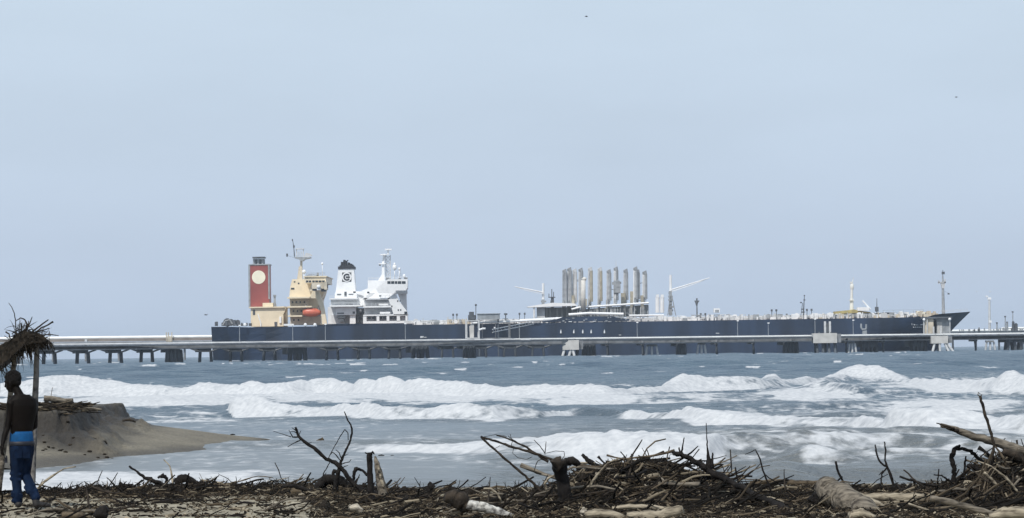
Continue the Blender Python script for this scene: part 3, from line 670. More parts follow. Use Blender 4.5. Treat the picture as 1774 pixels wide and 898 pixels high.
# accommodation
m = MB()
m.prism([(637, 486), (665, 486), (705.5, 484.5), (705.5, 499), (703, 503), (688, 503), (684.5, 508), (689, 520), (698, 532), (705, 541), (706, 563), (630, 563), (630, 513), (619, 510), (628, 503), (637, 500)], YF-7, 14)
house = m.build('deckhouse', WHITE, U)
m = MB(); m.prism([(651, 500), (664, 490), (672, 484), (706, 484), (706, 498), (703, 503.5), (686, 503.5), (683, 508), (655, 508)], YF-21, 3); m.build('bridge_wing', WHITE, house)
for (a, b_, c_, d_) in ((629, 516.4, 675, 519), (629, 530, 680, 533), (629, 545, 706.5, 547.2)):
    m = MB(); m.pbox(a, b_, c_, d_, YF-19, 12.2); m.build('side_deck', WHITE, house)
m = MB(); m.prism([(672, 517), (684, 508), (690, 520), (700, 533), (706, 541), (706, 546), (682, 546), (678, 532)], YF-19, 2.4); m.prism([(629, 519), (640, 508), (650, 508), (634, 519)], YF-19, 2)
m.pbox(629, 556.5, 706, 563, YF-18.8, 1); m.pbox(629, 547, 635, 557, YF-18.8, 1); m.pbox(652.5, 547, 657.2, 557, YF-18.8, 1); m.pbox(669.8, 547, 674.4, 557, YF-18.8, 1); m.pbox(687.4, 547, 693, 557, YF-18.8, 1); m.pbox(702.6, 547, 706, 557, YF-18.8, 1); m.build('side_plate', WHITE, house)
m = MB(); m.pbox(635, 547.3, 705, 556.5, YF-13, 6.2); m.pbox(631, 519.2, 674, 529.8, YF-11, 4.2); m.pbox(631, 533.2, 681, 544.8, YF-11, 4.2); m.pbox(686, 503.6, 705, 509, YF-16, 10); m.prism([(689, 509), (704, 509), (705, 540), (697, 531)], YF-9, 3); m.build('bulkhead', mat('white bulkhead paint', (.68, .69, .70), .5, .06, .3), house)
m = MB()
for x, y, ww, hh in ((671, 487.4, 5.5, 4.4), (677.5, 487.4, 5.5, 4.4), (684, 487.4, 4, 4.4), (689, 487.4, 6, 4.4), (696, 487.4, 6.5, 4.4)): m.pbox(x, y, x+ww, y+hh, YF-21.15, .3)
m.build('window', GLASS, house)
m = MB()
for x, y in ((688, 520.4), (692.2, 520.4), (689, 536), (693.2, 536)): m.pbox(x, y, x+2, y+2.6, YF-19.15, .3)
m.pbox(700.4, 540, 705.4, 544.4, YF-19.15, .3); m.pbox(657, 511.6, 660, 514, YF-7.2, .3); m.pbox(636, 505.5, 640, 508.5, YF-19.2, .3)
for x in (637, 645, 657, 664, 675.5, 682): m.pbox(x, 549, x+5, 553, YF-13.2, .3)
m.build('porthole', GLASS, house)
m = MB(); m.pbox(658, 540.6, 676, 543.8, YF-18, 3); m.pbox(656, 526.4, 672, 529.4, YF-18, 2); m.build('railing_panel', WHITE, house)
railing(house, 629, 675, 516.4, 515.8, YF-18.8, 1.2, WHITE, 2); railing(house, 629, 680, 530, 529.4, YF-18.8, 1.2, WHITE, 2); railing(house, 638, 705, 485.6, 484, YF-18, 1.2, WHITE, 2)
m = MB(); m.pbox(669, 481.2, 676, 484.4, YF-18, 3); m.pbox(700, 480.6, 705.6, 484.4, YF-18, 3); m.pbox(690, 481.8, 694, 484.4, YF-18, 3); m.build('roof_box', GREYD, house)
m = MB(); m.prism([(655, 486), (661, 476), (662, 455), (665.5, 455), (666.5, 486)], YF-2, 3); m.prism([(661.6, 456), (664, 440), (667, 440), (665.6, 456)], YF-1, 1.6); mast = m.build('mast', WHITE, U)
m = MB(); m.pbox(656, 456.4, 668, 458.2, YF-3, 4); m.pbox(658.4, 440.4, 670, 442.4, YF-3, 4); m.pbox(666.5, 431.2, 678.5, 433.6, YF-3, 3); m.pbox(671, 433, 673.2, 442, YF-2, 1); m.build('platform_plate', WHITE, mast)
m = MB(); m.pbox(667.6, 442, 669, 485, YF, 1); m.pbox(675.4, 442, 676.8, 485, YF, 1)
for k in range(7):
    y = 444+k*6; m.tube([P(668, y, YF), P(676, y+6, YF)], .16, 4); m.tube([P(676, y, YF), P(668, y+6, YF)], .16, 4); m.pbox(668, y, 676, y+.6, YF, .6)
m.build('lattice_mast', GREYL, U)
m = MB(); m.pbox(656.4, 458.4, 659.6, 461, YF-2, 1); m.build('radar', GREYM, mast)
for x, y, r_, yb in ((683.6, 463.5, 1.15, 484), (691.8, 466.4, .62, 484), (700.2, 478.6, .75, 484), (683.4, 458, .6, 462)):
    m = MB(); m.ball(P(x, y, YF-10), r_, (1, 1, 1.25)); m.tube([P(x, yb, YF-10), P(x, y+1, YF-10)], .25, 6); m.build('satellite_dome', WHITE, house, True)
m = MB()
for x, y in ((688, 470), (696, 474), (673, 470), (694, 468)): m.tube([P(x, 484, YF-8), P(x, y, YF-8)], .09, 5)
m.build('whip_antenna', GREYL, house)
# foremast and small crane on the far ship's raised bow
m = MB(); m.tube([P(1475.3, 543, YF-8), P(1475.4, 520, YF-8)], [1.05, .85], 10); m.tube([P(1475.4, 520, YF-8), P(1476, 492, YF-8)], [.72, .5], 8); m.pbox(1472, 519.4, 1479.6, 521, YF-9.6, 3); m.ball(P(1476, 497, YF-8), 1.0, (1, .8, 1.9))
m.tube([P(1476, 494, YF-8), P(1478.6, 481, YF-8)], [.25, .1], 5); m.pbox(1473, 488.6, 1477, 491, YF-8.6, 1.6); m.build('foremast', mat('off white mast paint', (.74, .73, .68), .5, .05, .3), U)
m = MB(); m.prism([(1446, 540), (1470, 537.6), (1480, 536.4), (1492, 539), (1508, 541), (1508, 545), (1446, 545)], YF-14, 8); m.build('forecastle_gear', YELL, U)
m = MB(); m.pbox(1485.5, 532.6, 1505.5, 538.6, YF-15, 4); m.tube([P(1494, 520.8, YF-13), P(1507.6, 536, YF-13)], [.35, .5], 6); m.build('bow_crane', WHITE, U)
m = MB(); m.tube([P(1519, 545, YF-12), P(1519, 517, YF-12)], [.3, .12], 5); m.pbox(1516, 532, 1522, 540, YF-12.5, 1); m.build('jackstaff', GREYD, U)
# hose cranes amidships
def hose_crane(px, ybase, ytop, pend, Y, par):
    m = MB(); m.tube([P(px, ybase, Y), P(px, ytop, Y)], [.75, .6], 10); o = m.build('crane_post', WHITE, par)
    m = MB(); a = P(px+(1 if pend[0] > px else -1), pend[2], Y-1.5); b_ = P(pend[0], pend[1], Y-2)
    m.tube([a, a.lerp(b_, .6), b_], [.34, .28, .18], 6); m.tube([a+Vector((0, 0, -.9)), a.lerp(b_, .55)+Vector((0, 0, -.75)), b_], .12, 5); m.build('crane_boom', WHITE, o)
    m = MB(); m.pbox(px-2.4, ytop+28, px+2.4, ybase, Y-1.6, 3)
    for k in range(7):
        m.pbox(px-3+rnd.uniform(-1, 1), ytop+30+k*6, px+rnd.uniform(1, 6), ytop+33+k*6, Y-2.2+rnd.uniform(0, 2), 1.5)
    m.tube([P(px-1, ytop+36, Y-2), P(px-5, ybase, Y-2)], .2, 5); m.tube([P(px+2, ytop+36, Y-2), P(px+9, ybase, Y-2)], .2, 5); m.build('crane_base', GREYM, o)
hose_crane(1161.8, 547, 476.5, (1229.5, 481.5, 502.5), YF-10, U); hose_crane(941, 549, 491, (891.5, 496.8, 506.5), YF-10, U)
for dx in (0, 8.2):
    m = MB(); m.tube([P(1139+dx, 542, YF-12), P(1139+dx, 515, YF-12)], 1.0, 10); m.pbox(1136.6+dx, 510.5, 1141.6+dx, 516, YF-13, 2.4); m.build('vapour_column', WHITE, U)
m = MB(); m.tube([P(957, 549, YF-10), P(957, 516, YF-10)], [1.0, .7], 8); m.pbox(950, 514.5, 962, 516, YF-11, 3)
for x, y in ((951, 509), (956, 501), (959, 506)): m.tube([P(x, 516, YF-10), P(x, y, YF-10)], .2, 5)
m.pbox(953.6, 521, 960, 528, YF-11, 2); m.build('signal_mast', GREYD, U)

# ================================================================== loading platform with its arms, between the two ships
YP = 1352.0
LP = empty('loading_platform', (WX(1055, 600, YP), YP, 0), 'steel loading platform with white walkway standing between the two tankers amidships', 'platform')
m = MB()
for x in (1003, 1020, 1038, 1058, 1078, 1098, 1122):
    for dy in (-4, 5): m.tube([P(x, 600, YP+dy)-Vector((0, 0, 6)), P(x, 529, YP+dy)], .45, 8)
m.build('column', GREYM, LP)
m = MB(); m.prism([(989, 535), (1003, 531.5), (1123, 523.8), (1124.5, 526), (1003, 534.4), (992, 538)], YP-6, 1.6); m.tube([P(991, 536, YP-6.4), P(1003, 533, YP-6.4), P(1124, 525, YP-6.4)], .45, 8); m.build('walkway', WHITE, LP)
m = MB(); m.prism([(1003, 536.5), (1123, 528), (1123, 549), (1003, 549)], YP+3, 3); m.build('pipe_rack', SHADEG, LP)
m = MB(); r_ = random.Random(31)
for k in range(60):
    x = r_.uniform(1003, 1122); y = r_.uniform(529, 548) if k % 2 else 536; hh = r_.uniform(2, 11); m.pbox(x, y, x+r_.uniform(.6, 3), min(y+hh, 549), YP-5+r_.uniform(0, 7), .6)
m.build('pipework', GREYM, LP)['kind'] = 'stuff'
m = MB(); r_ = random.Random(33)
for k in range(34):
    x = r_.uniform(1000, 1122); m.tube([P(x, 548, YP-5.6), P(x+r_.uniform(-1, 1), 530, YP-5.6)], .16, 4)
m.build('stanchions', GREYL, LP)['kind'] = 'stuff'
m = MB(); m.prism([(912.5, 531.6), (940, 527.2), (958, 524.8), (996, 526.0), (1000, 530), (950, 531.6), (915, 533.2)], YP-6, 11); m.build('canopy', WHITE, LP)
m = MB(); m.tube([P(925.4, 533, YP-5), P(925.4, 552, YP-5)], .5, 6); m.build('canopy_post', WHITE, LP)
m = MB(); m.pbox(930, 533, 944, 552, YP-3, 7); m.build('cabin', GREYL, LP)
m = MB(); m.pbox(944, 532.6, 1003, 552, YP+2, 5)
for x in (946, 952, 964, 972, 981, 990): m.pbox(x, 533, x+2.6, 551, YP-2, 1)
m.build('switch_room', SHADEG, LP)
m = MB(); m.tube([P(1010.3, 540, YP-10), P(1010.3, 486, YP-10)], [1.15, 1.1], 14); m.tube([P(1010.3, 486, YP-10), P(1012.5, 483, YP-10), P(1016, 484.5, YP-10)], [1.1, .9, .7], 10); m.build('vent_stack', mat('off white vent stack', (.60, .585, .55), .6, .08, .4), LP, True)
m = MB(); m.tube([P(1066.8, 530, YP-2), P(1067.3, 452, YP-2)], [.22, .1], 5); m.build('lightning_rod', GREYL, LP)
m = MB(); r_ = random.Random(44)
for k in range(16): m.pbox(1060+r_.uniform(0, 14), 486+r_.uniform(0, 26), 1063+r_.uniform(0, 14), 489+r_.uniform(0, 30), YP-9+r_.uniform(0, 2), .8)
m.build('hydraulic_tower', GREYM, LP)['kind'] = 'stuff'
ARMS = [(978.2, 468.5, 'dark'), (986.5, 465.5, 'grey'), (995.5, 468, 'greyw'), (1006.2, 466.5, 'grey'), (1022.6, 465, 'tan'), (1039.3, 465.5, 'tan'), (1054.8, 469, 'grey'),
        (1067, 464.5, 'white'), (1084, 468, 'grey'), (1101, 464.2, 'white'), (1104.5, 469.5, 'dark'), (1117, 471.2, 'white')]
ALBL = ['leftmost upright marine loading arm of the row on the loading platform', 'slim grey loading arm standing second from the left end of the row', 'pale grey loading arm third from the left of the platform row',
        'loading arm standing just behind the white vent stack', 'tan loading arm immediately right of the white vent stack', 'tan loading arm alone in the gap in the middle of the row',
        'grey loading arm left of the thin lightning rod', 'tall whitish loading arm beside the thin lightning rod', 'grey loading arm standing fourth from the right end of the row',
        'tallest white loading arm near the right end of the row', 'dark loading arm close behind the tallest white arm', 'rightmost white loading arm of the row on the platform']
for i, (x, yt, k) in enumerate(ARMS):
    Y = YP-1+(i % 3)*1.2; yb = 533-(x-978)*.05
    A = empty('cargo_loader', P(x, yb, Y), ALBL[i], 'loading arm', 'upright marine loading arms on the platform')
    c1 = {'dark': GREYM, 'grey': GREYL, 'greyw': GREYL, 'tan': TANM, 'white': WHITE}[k]; c2 = {'dark': GREYM, 'grey': GREYM, 'greyw': GREYL, 'tan': GREYL, 'white': GREYM}[k]
    m = MB(); m.tube([P(x-1.3, yb, Y), P(x-1.3, yt+3, Y)], [.85, .70], 10); m.build('riser', c1 if k != 'tan' else GREYL, A)
    m = MB(); m.tube([P(x+1.9, yb-8, Y-.5), P(x+1.9, yt+4, Y-.5)], [.78, .66], 10); m.build('outboard_arm', c2 if k != 'tan' else TANM, A)
    m = MB(); m.tube([P(x-1.1, yt+5, Y), P(x-1.0, yt+1, Y-.2), P(x+.2, yt-.8, Y-.3), P(x+1.5, yt+5, Y-.5)], [.75, .85, .85, .7], 8); m.build('apex_swivel', c2, A)
    m = MB(); m.pbox(x-2.2, yb-11, x-.6, yb-5, Y-1.6, 1.4); m.pbox(x-1.8, yb-3, x+2.2, yb, Y-1.4, 2.6); m.build('counterweight', GREYM if k != 'tan' else SHADEG, A)
    m = MB(); m.tube([P(x+2.8, yb-4, Y-1), P(x+2.0, yt+6, Y-1)], .12, 4); m.tube([P(x-2.6, yb-4, Y-1), P(x-1.8, yt+6, Y-1)], .10, 4); m.build('balance_cable', GREYM, A)

r_ = random.Random(71); m = MB()
for i in range(len(ARMS)-1):
    x0, x1 = ARMS[i][0], ARMS[i+1][0]
    if x1-x0 > 15: continue
    for k in range(2): y = r_.uniform(485, 526); m.tube([P(x0, y, YP+2), P(x1, y+r_.uniform(-6, 6), YP+2)], .18, 4)
m.build('strut', GREYM, LP)
m = MB()
for x, w_, y0, mt_ in ((990.5, 5, 512, 0), (1013, 4, 518, 0), (1050, 6, 520, 0), (1076, 8, 508, 0), (1092, 5, 505, 0), (1110, 5, 512, 0)): m.pbox(x, y0, x+w_, 533, YP-1, 2)
m.build('equipment_box', TANM, LP)['kind'] = 'stuff'

# ================================================================== jetty (long trestle in front of the tankers)
def YJ(px): return 1000 + 150*px/1774
def jtop(px): return 596.2 - (px-90)*.01155
def beam(m, p0, p1, wy, h):
    """horizontal beam from p0 to p1 (world), top at these points"""
    a, b = Vector(p0), Vector(p1); d = (b-a); d.z = 0; d.normalize(); n = Vector((-d.y, d.x, 0))*wy
    vs = [a, b, b+n, a+n]; vs += [v-Vector((0, 0, h)) for v in vs]
    m.add(vs, [(0, 1, 2, 3), (7, 6, 5, 4), (0, 4, 5, 1), (1, 5, 6, 2), (2, 6, 7, 3), (3, 7, 4, 0)])
def PJ(px, dy=0, dz=0, dpx=0):       # on the trestle's front top edge, dy px below the top line
    return P(px, jtop(px)+dy, YJ(px)) + Vector((0, dz, 0))
X0J, X1J = -260, 2050
J = empty('trestle_jetty', (WX(887, 600, 1075), 1075, 0), 'long low concrete jetty with white pipe running in front of the tankers', 'jetty')
m = MB(); N_ = 12
for i in range(N_):
    a, b = X0J+(X1J-X0J)*i/N_, X0J+(X1J-X0J)*(i+1)/N_; beam(m, PJ(a, 5.2), PJ(b, 5.2), 5.5, 1.0)
m.build('deck_girder', CONC, J)
m = MB(); beam(m, PJ(X0J, 3.2, .25), PJ(X1J, 3.2, .25), 5, .45); beam(m, PJ(X0J, 9.6, .6), PJ(X1J, 9.6, .6), 4.2, .35); m.build('girder_shade', CONCD, J)  # dark strips paint the dark gap above and shadow under the girder
m = MB(); m.tube([PJ(X0J, 1.6, 0), PJ(920, 1.6, 0)], .26, 8); m.tube([PJ(X0J, .6, 3), PJ(920, .6, 3)], .2, 8); m.build('grey_pipe', GREYL, J)
m = MB(); m.tube([PJ(985, 1.4, 0), PJ(1408, 1.4, 0)], .36, 10); m.tube([PJ(1450, 1.4, 0), PJ(X1J, 1.4, 0)], .36, 10); m.tube([PJ(890, 1.4, 0), PJ(985, 1.4, 0)], .3, 10); m.build('white_pipe', PIPEW, J)
m = MB(); p = PJ(377, 0, -.4); beam(m, PJ(371.5, 0, -.5), PJ(389, 0, -.5), 1.2, .5); beam(m, PJ(902, 0.2, -.5), PJ(918, .2, -.5), 1.2, .5); m.build('white_locker', WHITE, J)
m = MB(); n_ = 0
for px in range(X0J, X1J, 11):
    p = PJ(px, 0, 4.6); m.box(p.x-.05, p.x+.05, p.y, p.y+.08, p.z-.9, p.z+.25)
m.tube([PJ(X0J, -1, 4.6), PJ(X1J, -1, 4.6)], .06, 4); m.build('handrail', GREYM, J)
m = MB()
for px in range(X0J, X1J, 13):
    a = PJ(px, 3.8, -.05); m.box(a.x-.12, a.x+.12, a.y-.1, a.y+.5, a.z-.1, a.z+.55)
m.build('pipe_supports', CONC, J)
def to_wl(px, dx=0, dz=0): p = PJ(px+dx, 8, dz); return Vector((p.x, p.y, -1.5))
bent0 = None
def bent(px, style):
    """one pile bent: cap, piles and braces"""
    c = PJ(px, 9.8, .4); mpx = YJ(px)/F
    b = MB()
    if style == 'box':
        beam(b, PJ(px-11, 9.8, .5), PJ(px+11, 9.8, .5), 4.2, 7.2*mpx)
        o = b.build('pile_cap', CONCD, J)
        b = MB()
        for s in (-1, 1):
            for d_ in (.8, 4.0): a = PJ(px+s*9.2, 15, d_); b.tube([a, Vector((a.x+s*.3, a.y, -1.5))], .40, 8)
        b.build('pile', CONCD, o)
        b = MB()
        for s in (-1, 1): a = PJ(px+s*11, 15.5, .5); q = PJ(px+s*25, 10.6, .5); b.tube([a, q], .32, 5)
        b.build('brace', CONC, o)
    else:
        b.tube([PJ(px, 6.0, -.3), PJ(px, 10.5, -.3)], .55, 8); beam(b, PJ(px-3, 9.6, .3), PJ(px+3, 9.6, .3), 4.5, 1.0)
        o = b.build('pile_cap', CONC, J)
        b = MB()
        a = PJ(px, 10, .8); b.tube([a, Vector((a.x, a.y, -1.5))], .35, 8); a = PJ(px+.6, 10, 4); b.tube([a, Vector((a.x+.6, a.y, -1.5))], .35, 8)
        b.build('pile', CONCD, o)
    return o
for px in (-35, 20, 84, 142, 199, 253, 355, 408, 466, 575, 630, 683, 775, 832, 883, 932): bent(px, 'box')
for px in (1052, 1113, 1177, 1241, 1305, 1370, 1466, 1530, 1584, 1690, 1752): bent(px, 'single')

# heavy piers and mooring dolphins
def pier(px, hw, kind, label):
    o = empty('jetty_pier', (WX(px, 620, YJ(px)-2), YJ(px)-2, 0), label, 'pier', 'heavy dark pile piers along the jetty')
    b = MB(); a0, a1 = PJ(px-hw, 10.2, -1.4), PJ(px+hw, 10.2, -1.4); beam(b, a0, a1, 7, 1.4 if kind else 2.6); b.build('pier_cap', CONCD, o)
    b = MB()
    for s, sp in ((-.8, -.35), (-.3, .25), (.3, -.25), (.8, .35)):
        for d_ in (-1, 4):
            a = PJ(px+hw*s, 12, d_); b.tube([a, Vector((a.x+sp*hw*.10, a.y, -1.5))], .75 if kind else .62, 8)
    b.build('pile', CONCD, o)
    return o
pier(301, 12, 1, 'dark cluster of piles under the jetty left of the navy stern')
pier(515, 15, 0, 'heavy dark pier of splayed piles beneath the cream deckhouse')
pier(728, 14, 0, 'heavy dark pier of splayed piles right of the white deckhouse')
pier(813, 9, 1, 'dark pile pier below the steel gantry frame')
pier(1020, 10, 1, 'dark pile pier right behind the pale dolphin below the loading arms')
pier(1180, 6, 1, 'dark pair of piles under the jetty right of the loading platform')
pier(1370, 11, 1, 'dark pair of piles standing in whitecaps left of the wide pale dolphin')
pier(1506, 13, 0, 'dark splayed piles right of the lamp post with a white head')
pier(1592, 12, 0, 'dark pair of piles left of the rightmost pale dolphin')
pier(1762, 20, 1, 'wide dark pier at the right edge of the photograph')
b = MB(); 
def dolphin(px0, px1, y0, y1, label, legs, white):
    Y = YJ((px0+px1)/2)-6; pc = (px0+px1)/2
    o = empty('mooring_dolphin', (WX(pc, 600, Y), Y, 0), label, 'dolphin', 'pale concrete mooring dolphins in front of the jetty')
    b = MB(); b.pbox(px0, y0, px1, y1, Y-3, 5.6); cp = b.build('concrete_cap', CONCL, o)
    b = MB(); b.pbox(px1+.1, y0+1, px1+7, y1-1, Y-1.5, 3); b.build('shaded_side', CONC, cp)  # added darker block paints the cap's shaded right side
    for k, (s, e_) in enumerate(legs):
        b = MB(); a = P(px0+(px1-px0)*s, y1-.2, Y-2.2 if white else Y); q = Vector((WX(px0+(px1-px0)*e_, 606, Y), Y-2.8, -1.5)); b.tube([a, q], .5, 8); b.build('pile', GREYL if white else CONCD, o)
    b = MB()
    for s in (.1, .5, .9): a = P(px0+(px1-px0)*s, y1, Y+3); q = Vector((a.x+rnd.uniform(-1, 1), Y+4, -1.5)); b.tube([a, q], .6, 8)
    b.build('pile', CONCD, o)
    b = MB(); 
    for s in (.25, .75): a = P(px0+(px1-px0)*s, y0, Y-.5); b.tube([a, a+Vector((0, 0, .5))], .3, 8)
    b.build('bollard', GREYD, o)
    return o
dolphin(974.5, 1003, 589.5, 606.3, 'pale square mooring dolphin on white raked legs below the loading arms', [(.12, -.12), (.5, .30), (.62, .78)], True)
dolphin(1408.5, 1450, 577.5, 594.5, 'wide pale mooring dolphin on dark vertical piles with a twin pillared frame on top', [(.15, .15), (.4, .4), (.65, .65), (.9, .9)], False)
dolphin(1613, 1642, 582, 595.3, 'small pale mooring dolphin on splayed white legs below the cream control hut', [(.2, -.05), (.5, .47), (.8, 1.08), (.95, 1.4)], True)
# smaller fender structures
def fender(px, w_, y0, label, name='jetty_fender'):
    Y = YJ(px)-5; o = empty(name, (WX(px, 600, Y), Y, 0), label, 'fender')
    b = MB(); b.pbox(px-w_, y0, px+w_, y0+3.2, Y, 2.5); b.build('headstock', CONC, o)
    b = MB()
    for s in (-.9, .0, .9): a = P(px+w_*s, y0+3, Y+1); b.tube([a, Vector((a.x+s*.8, a.y, -1.5))], .42, 8)
    b.build('pile', GREYL, o)
fender(1129, 9, 597, 'small weathered fender frame with pale braces under the jetty left of the open water')
fender(1215, 6, 594, 'small pale fender frame standing in chop under the white pipe')
fender(1476, 5, 592, 'white legged fender frame just below the jetty near the white headed lamp')
fender(1715, 7, 590, 'low grey fender frame under the jetty right of the small pale dolphin')
# lamp posts on the jetty
LAMPS = [(415.5, 564, 'pale lamp post below the stern of the navy tanker, left of the red funnel'), (507.5, 563, 'bright lamp post on the jetty in front of the cream deckhouse'),
         (564, 562, 'faint lamp post on the jetty between the two deckhouses'), (702.5, 561, 'lamp post on the jetty below the right edge of the white deckhouse'),
         (900, 560, 'thin lamp post on the jetty left of the loading arms'), (1104, 559, 'pale lamp post on the jetty below the right part of the loading arms'),
         (1278, 556, 'lamp post on the jetty right of the small white deck cabin'), (1331, 560, 'short faint lamp post on the jetty left of the twin pillared frame'),
         (1412, 553, 'lamp post beside the twin pillared frame on the wide dolphin'), (1478, 555, 'lamp post with a white head on the jetty below the far tanker foremast')]
proto = None
for (px, yt, lb) in LAMPS:
    Y = YJ(px)+.6; base = P(px, jtop(px)+5, Y)
    if proto is None:
        proto = empty('lamp_post', base, lb, 'lamp post', 'lamp posts along the jetty'); H = 7.4
        b = MB(); b.tube([base, base+Vector((0, 0, H))], [.15, .10], 8); b.build('pole', mat('galvanised pole', (.34, .36, .38), .6, .1, .5), proto)
        b = MB(); b.obox(base+Vector((.1, -.2, H)), (.9, .6, .45)); b.build('lamp_head', WHITE, proto); o = proto
    else: o = copy_tree(proto)
    o.location = base; o['label'] = lb; hh = (jtop(px)+5-yt)*Y/F; o.scale = (.85, .85, hh/7.4)
# gantry tower
def frame(m, x0, y0, x1, y1, Y, t, depth=.8):
    m.pbox(x0, y0, x0+t, y1, Y, depth); m.pbox(x1-t, y0, x1, y1, Y, depth); m.pbox(x0+t, y0, x1-t, y0+t, Y, depth); m.pbox(x0+t, y1-t, x1-t, y1, Y, depth)
G = empty('gangway_tower', P(820, 587, YJ(820)), 'pale steel gantry tower on the jetty with a sloping gangway to the navy tanker', 'tower')
m = MB(); frame(m, 806, 554, 831, 587.4, YJ(820)+1, 2.2, 1); frame(m, 808, 556, 829, 587, YJ(820)+4, 1.6, 1); m.build('tower_frame', GREYL, G)
m = MB(); m.prism([(814, 587), (813, 566), (818, 560), (821, 562), (821, 587)], YJ(820)+2.2, 1.5); m.build('stair', CONCL, G)
m = MB(); m.pbox(811, 546, 824, 555, YJ(820)+1, 3); m.pbox(812.5, 540.5, 821, 547, YJ(820)+1.4, 2); m.build('winch_cabin', GREYD, G)
m = MB(); m.tube([P(824.4, 554, YJ(820)+3), P(824.4, 530, YJ(820)+3)], .14, 6); m.ball(P(824.4, 528.8, YJ(820)+3), .42); m.build('mast_light', GREYD, G)
m = MB(); frame(m, 835, 559, 884, 586.4, YJ(860)+2, 1.0, .6); m.pbox(858, 560, 859, 586, YJ(860)+2.1, .5); m.pbox(880.5, 560, 884.4, 586, YJ(860)+1.2, .6); m.build('side_frame', CONC, G)
a, b_ = P(853, 571, YJ(850)+2), P(925, 557.2, YN-BN-8)
m = MB()
for dz in (0, -1.1): m.tube([a+Vector((0, 0, dz)), b_+Vector((0, 0, dz))], .16, 5)
for k in range(13):
    p = a.lerp(b_, k/12); q = a.lerp(b_, min(1, (k+.5)/12)); m.tube([p, q-Vector((0, 0, 1.1))], .08, 4)
m.build('gangway', GREYL, G)
m = MB(); m.tube([P(830, 572, YJ(830)), P(836, 569.6, YJ(830)), P(841, 569.6, YJ(830))], .35, 6); m.pbox(855.5, 566.8, 858, 569, YJ(850), .6); m.build('hinge', WHITE, G)
m = MB(); m.pbox(827, 544, 866, 553.4, YN-BN-7, 5); m.pbox(826, 543.2, 867, 544.4, YN-BN-7.4, 5.8)
GP = empty('fender_platform', P(846, 560, YN-BN-6), 'grey box shaped platform standing above the navy hull beside the gantry tower', 'platform')
m.build('platform_box', GREYM, GP)
m = MB(); Yq = YN-BN-5
for x in (830, 863): m.tube([P(x, 553, Yq), Vector((P(x, 553, Yq).x, Yq, -1.5))], .35, 8)
m.build('leg', CONCD, GP)
m = MB(); m.pbox(873, 543, 879, 546, Yq, 2); m.pbox(875, 546, 877, 556, Yq, 1); m.build('winch', GREYD, GP)
# control hut with roof at the bow
Y = YJ(1625)+3; HT = empty('control_hut', P(1626, 579, Y), 'small control hut with cream wall and flat roof in front of the bow', 'hut')
m = MB(); m.pbox(1602, 552, 1617, 578.4, Y, 5); m.build('cream_wall', CREAMD, HT)
m = MB(); m.pbox(1622.5, 552.4, 1645, 578.4, Y+1.2, 4); m.build('grey_wall', GREYM, HT)
m = MB(); m.pbox(1617.2, 555, 1622.4, 578.4, Y+3, 1.8); m.build('doorway', BLACKM, HT)
m = MB(); m.pbox(1599.5, 549.2, 1649, 552, Y-1, 8); m.build('flat_roof', GREYD, HT)
m = MB(); m.pbox(1623.6, 558, 1632, 578.3, Y+1.0, .19); m.build('door_panel', CONCL, HT)
m = MB()
for x in (1600.4, 1606, 1645.5): m.tube([P(x, 579, Y-.6), P(x, 551, Y-.6)], .2, 6)
m.pbox(1615.6, 566, 1618.4, 579, Y-1.2, .5); m.pbox(1628, 566, 1631, 579, Y-1.2, .5); m.build('post', GREYL, HT)
m = MB(); m.ball(P(1600.6, 554, Y-1), .55); m.ball(P(1645, 553.4, Y-1), .6); m.build('wall_lamp', WHITE, HT, True)
Y = YJ(1430)+1; FR = empty('twin_portal', P(1432, 578, Y), 'twin grey pillars with dark doorway standing on the wide pale dolphin', 'frame')
m = MB(); m.pbox(1427.5, 557, 1431, 577.5, Y, .8); m.pbox(1436, 557, 1439.4, 577.5, Y, .8); m.build('pillar', GREYL, FR)
m = MB(); m.pbox(1431.2, 560, 1435.8, 577.4, Y+.4, 1); m.build('dark_panel', GREYD, FR)
Y = YJ(1497)+1; FR = empty('hose_cradle', P(1497, 578, Y), 'small grey hook shaped frame on the jetty right of the white headed lamp', 'frame')
m = MB(); m.tube([P(1491.6, 561, Y), P(1491.8, 568, Y), P(1493.5, 571, Y), P(1500, 570.6, Y), P(1500.4, 562, Y)], .38, 6); m.pbox(1494, 571, 1501.5, 579, Y, .8); m.build('hook', GREYM, FR)
# right-hand end: equipment beyond the bow
Y = 1400
RT = empty('rear_trestle', (WX(1720, 600, Y), Y, 0), 'distant pipe trestle carrying pale pipes to the right of the bow', 'trestle')
m = MB()
m.tube([P(1560, 574.5, Y), P(1900, 570.5, Y)], .55, 8); m.tube([P(1735, 569, Y), P(1900, 567, Y)], .5, 8); m.build('pipe', PIPEW, RT)
m = MB(); beam(m, P(1560, 575.6, Y), P(1900, 571.6, Y), 4, 1.2); r_ = random.Random(3)
for k in range(26):
    x = r_.uniform(1660, 1774); m.pbox(x, 568+r_.uniform(0, 4)-(x-1660)*.012, x+r_.uniform(.8, 3.5), 575-(x-1660)*.012, Y-.8, .6)
m.build('pipe_rack', GREYM, RT)
m = MB()
for x in range(1570, 1900, 40): p = P(x, 577, Y+2); m.tube([p, Vector((p.x, p.y, -1.5))], .5, 8)
m.build('pile', CONCD, RT)
Y = YJ(1714)+8; TW = empty('light_tower', P(1713.6, 573, Y), 'slim pale light tower on the jetty right of the bow', 'tower')
m = MB(); m.tube([P(1714, 574, Y), P(1714, 518, Y)], [.55, .4], 8); m.build('pole', GREYL, TW)
m = MB(); m.pbox(1711, 515.4, 1717, 519.4, Y-.5, 1.2); m.pbox(1707.8, 512.6, 1712, 514.6, Y-.5, .8); m.pbox(1713.2, 555.5, 1717.6, 559.4, Y-.6, .8); m.build('lamp_head', WHITE, TW)
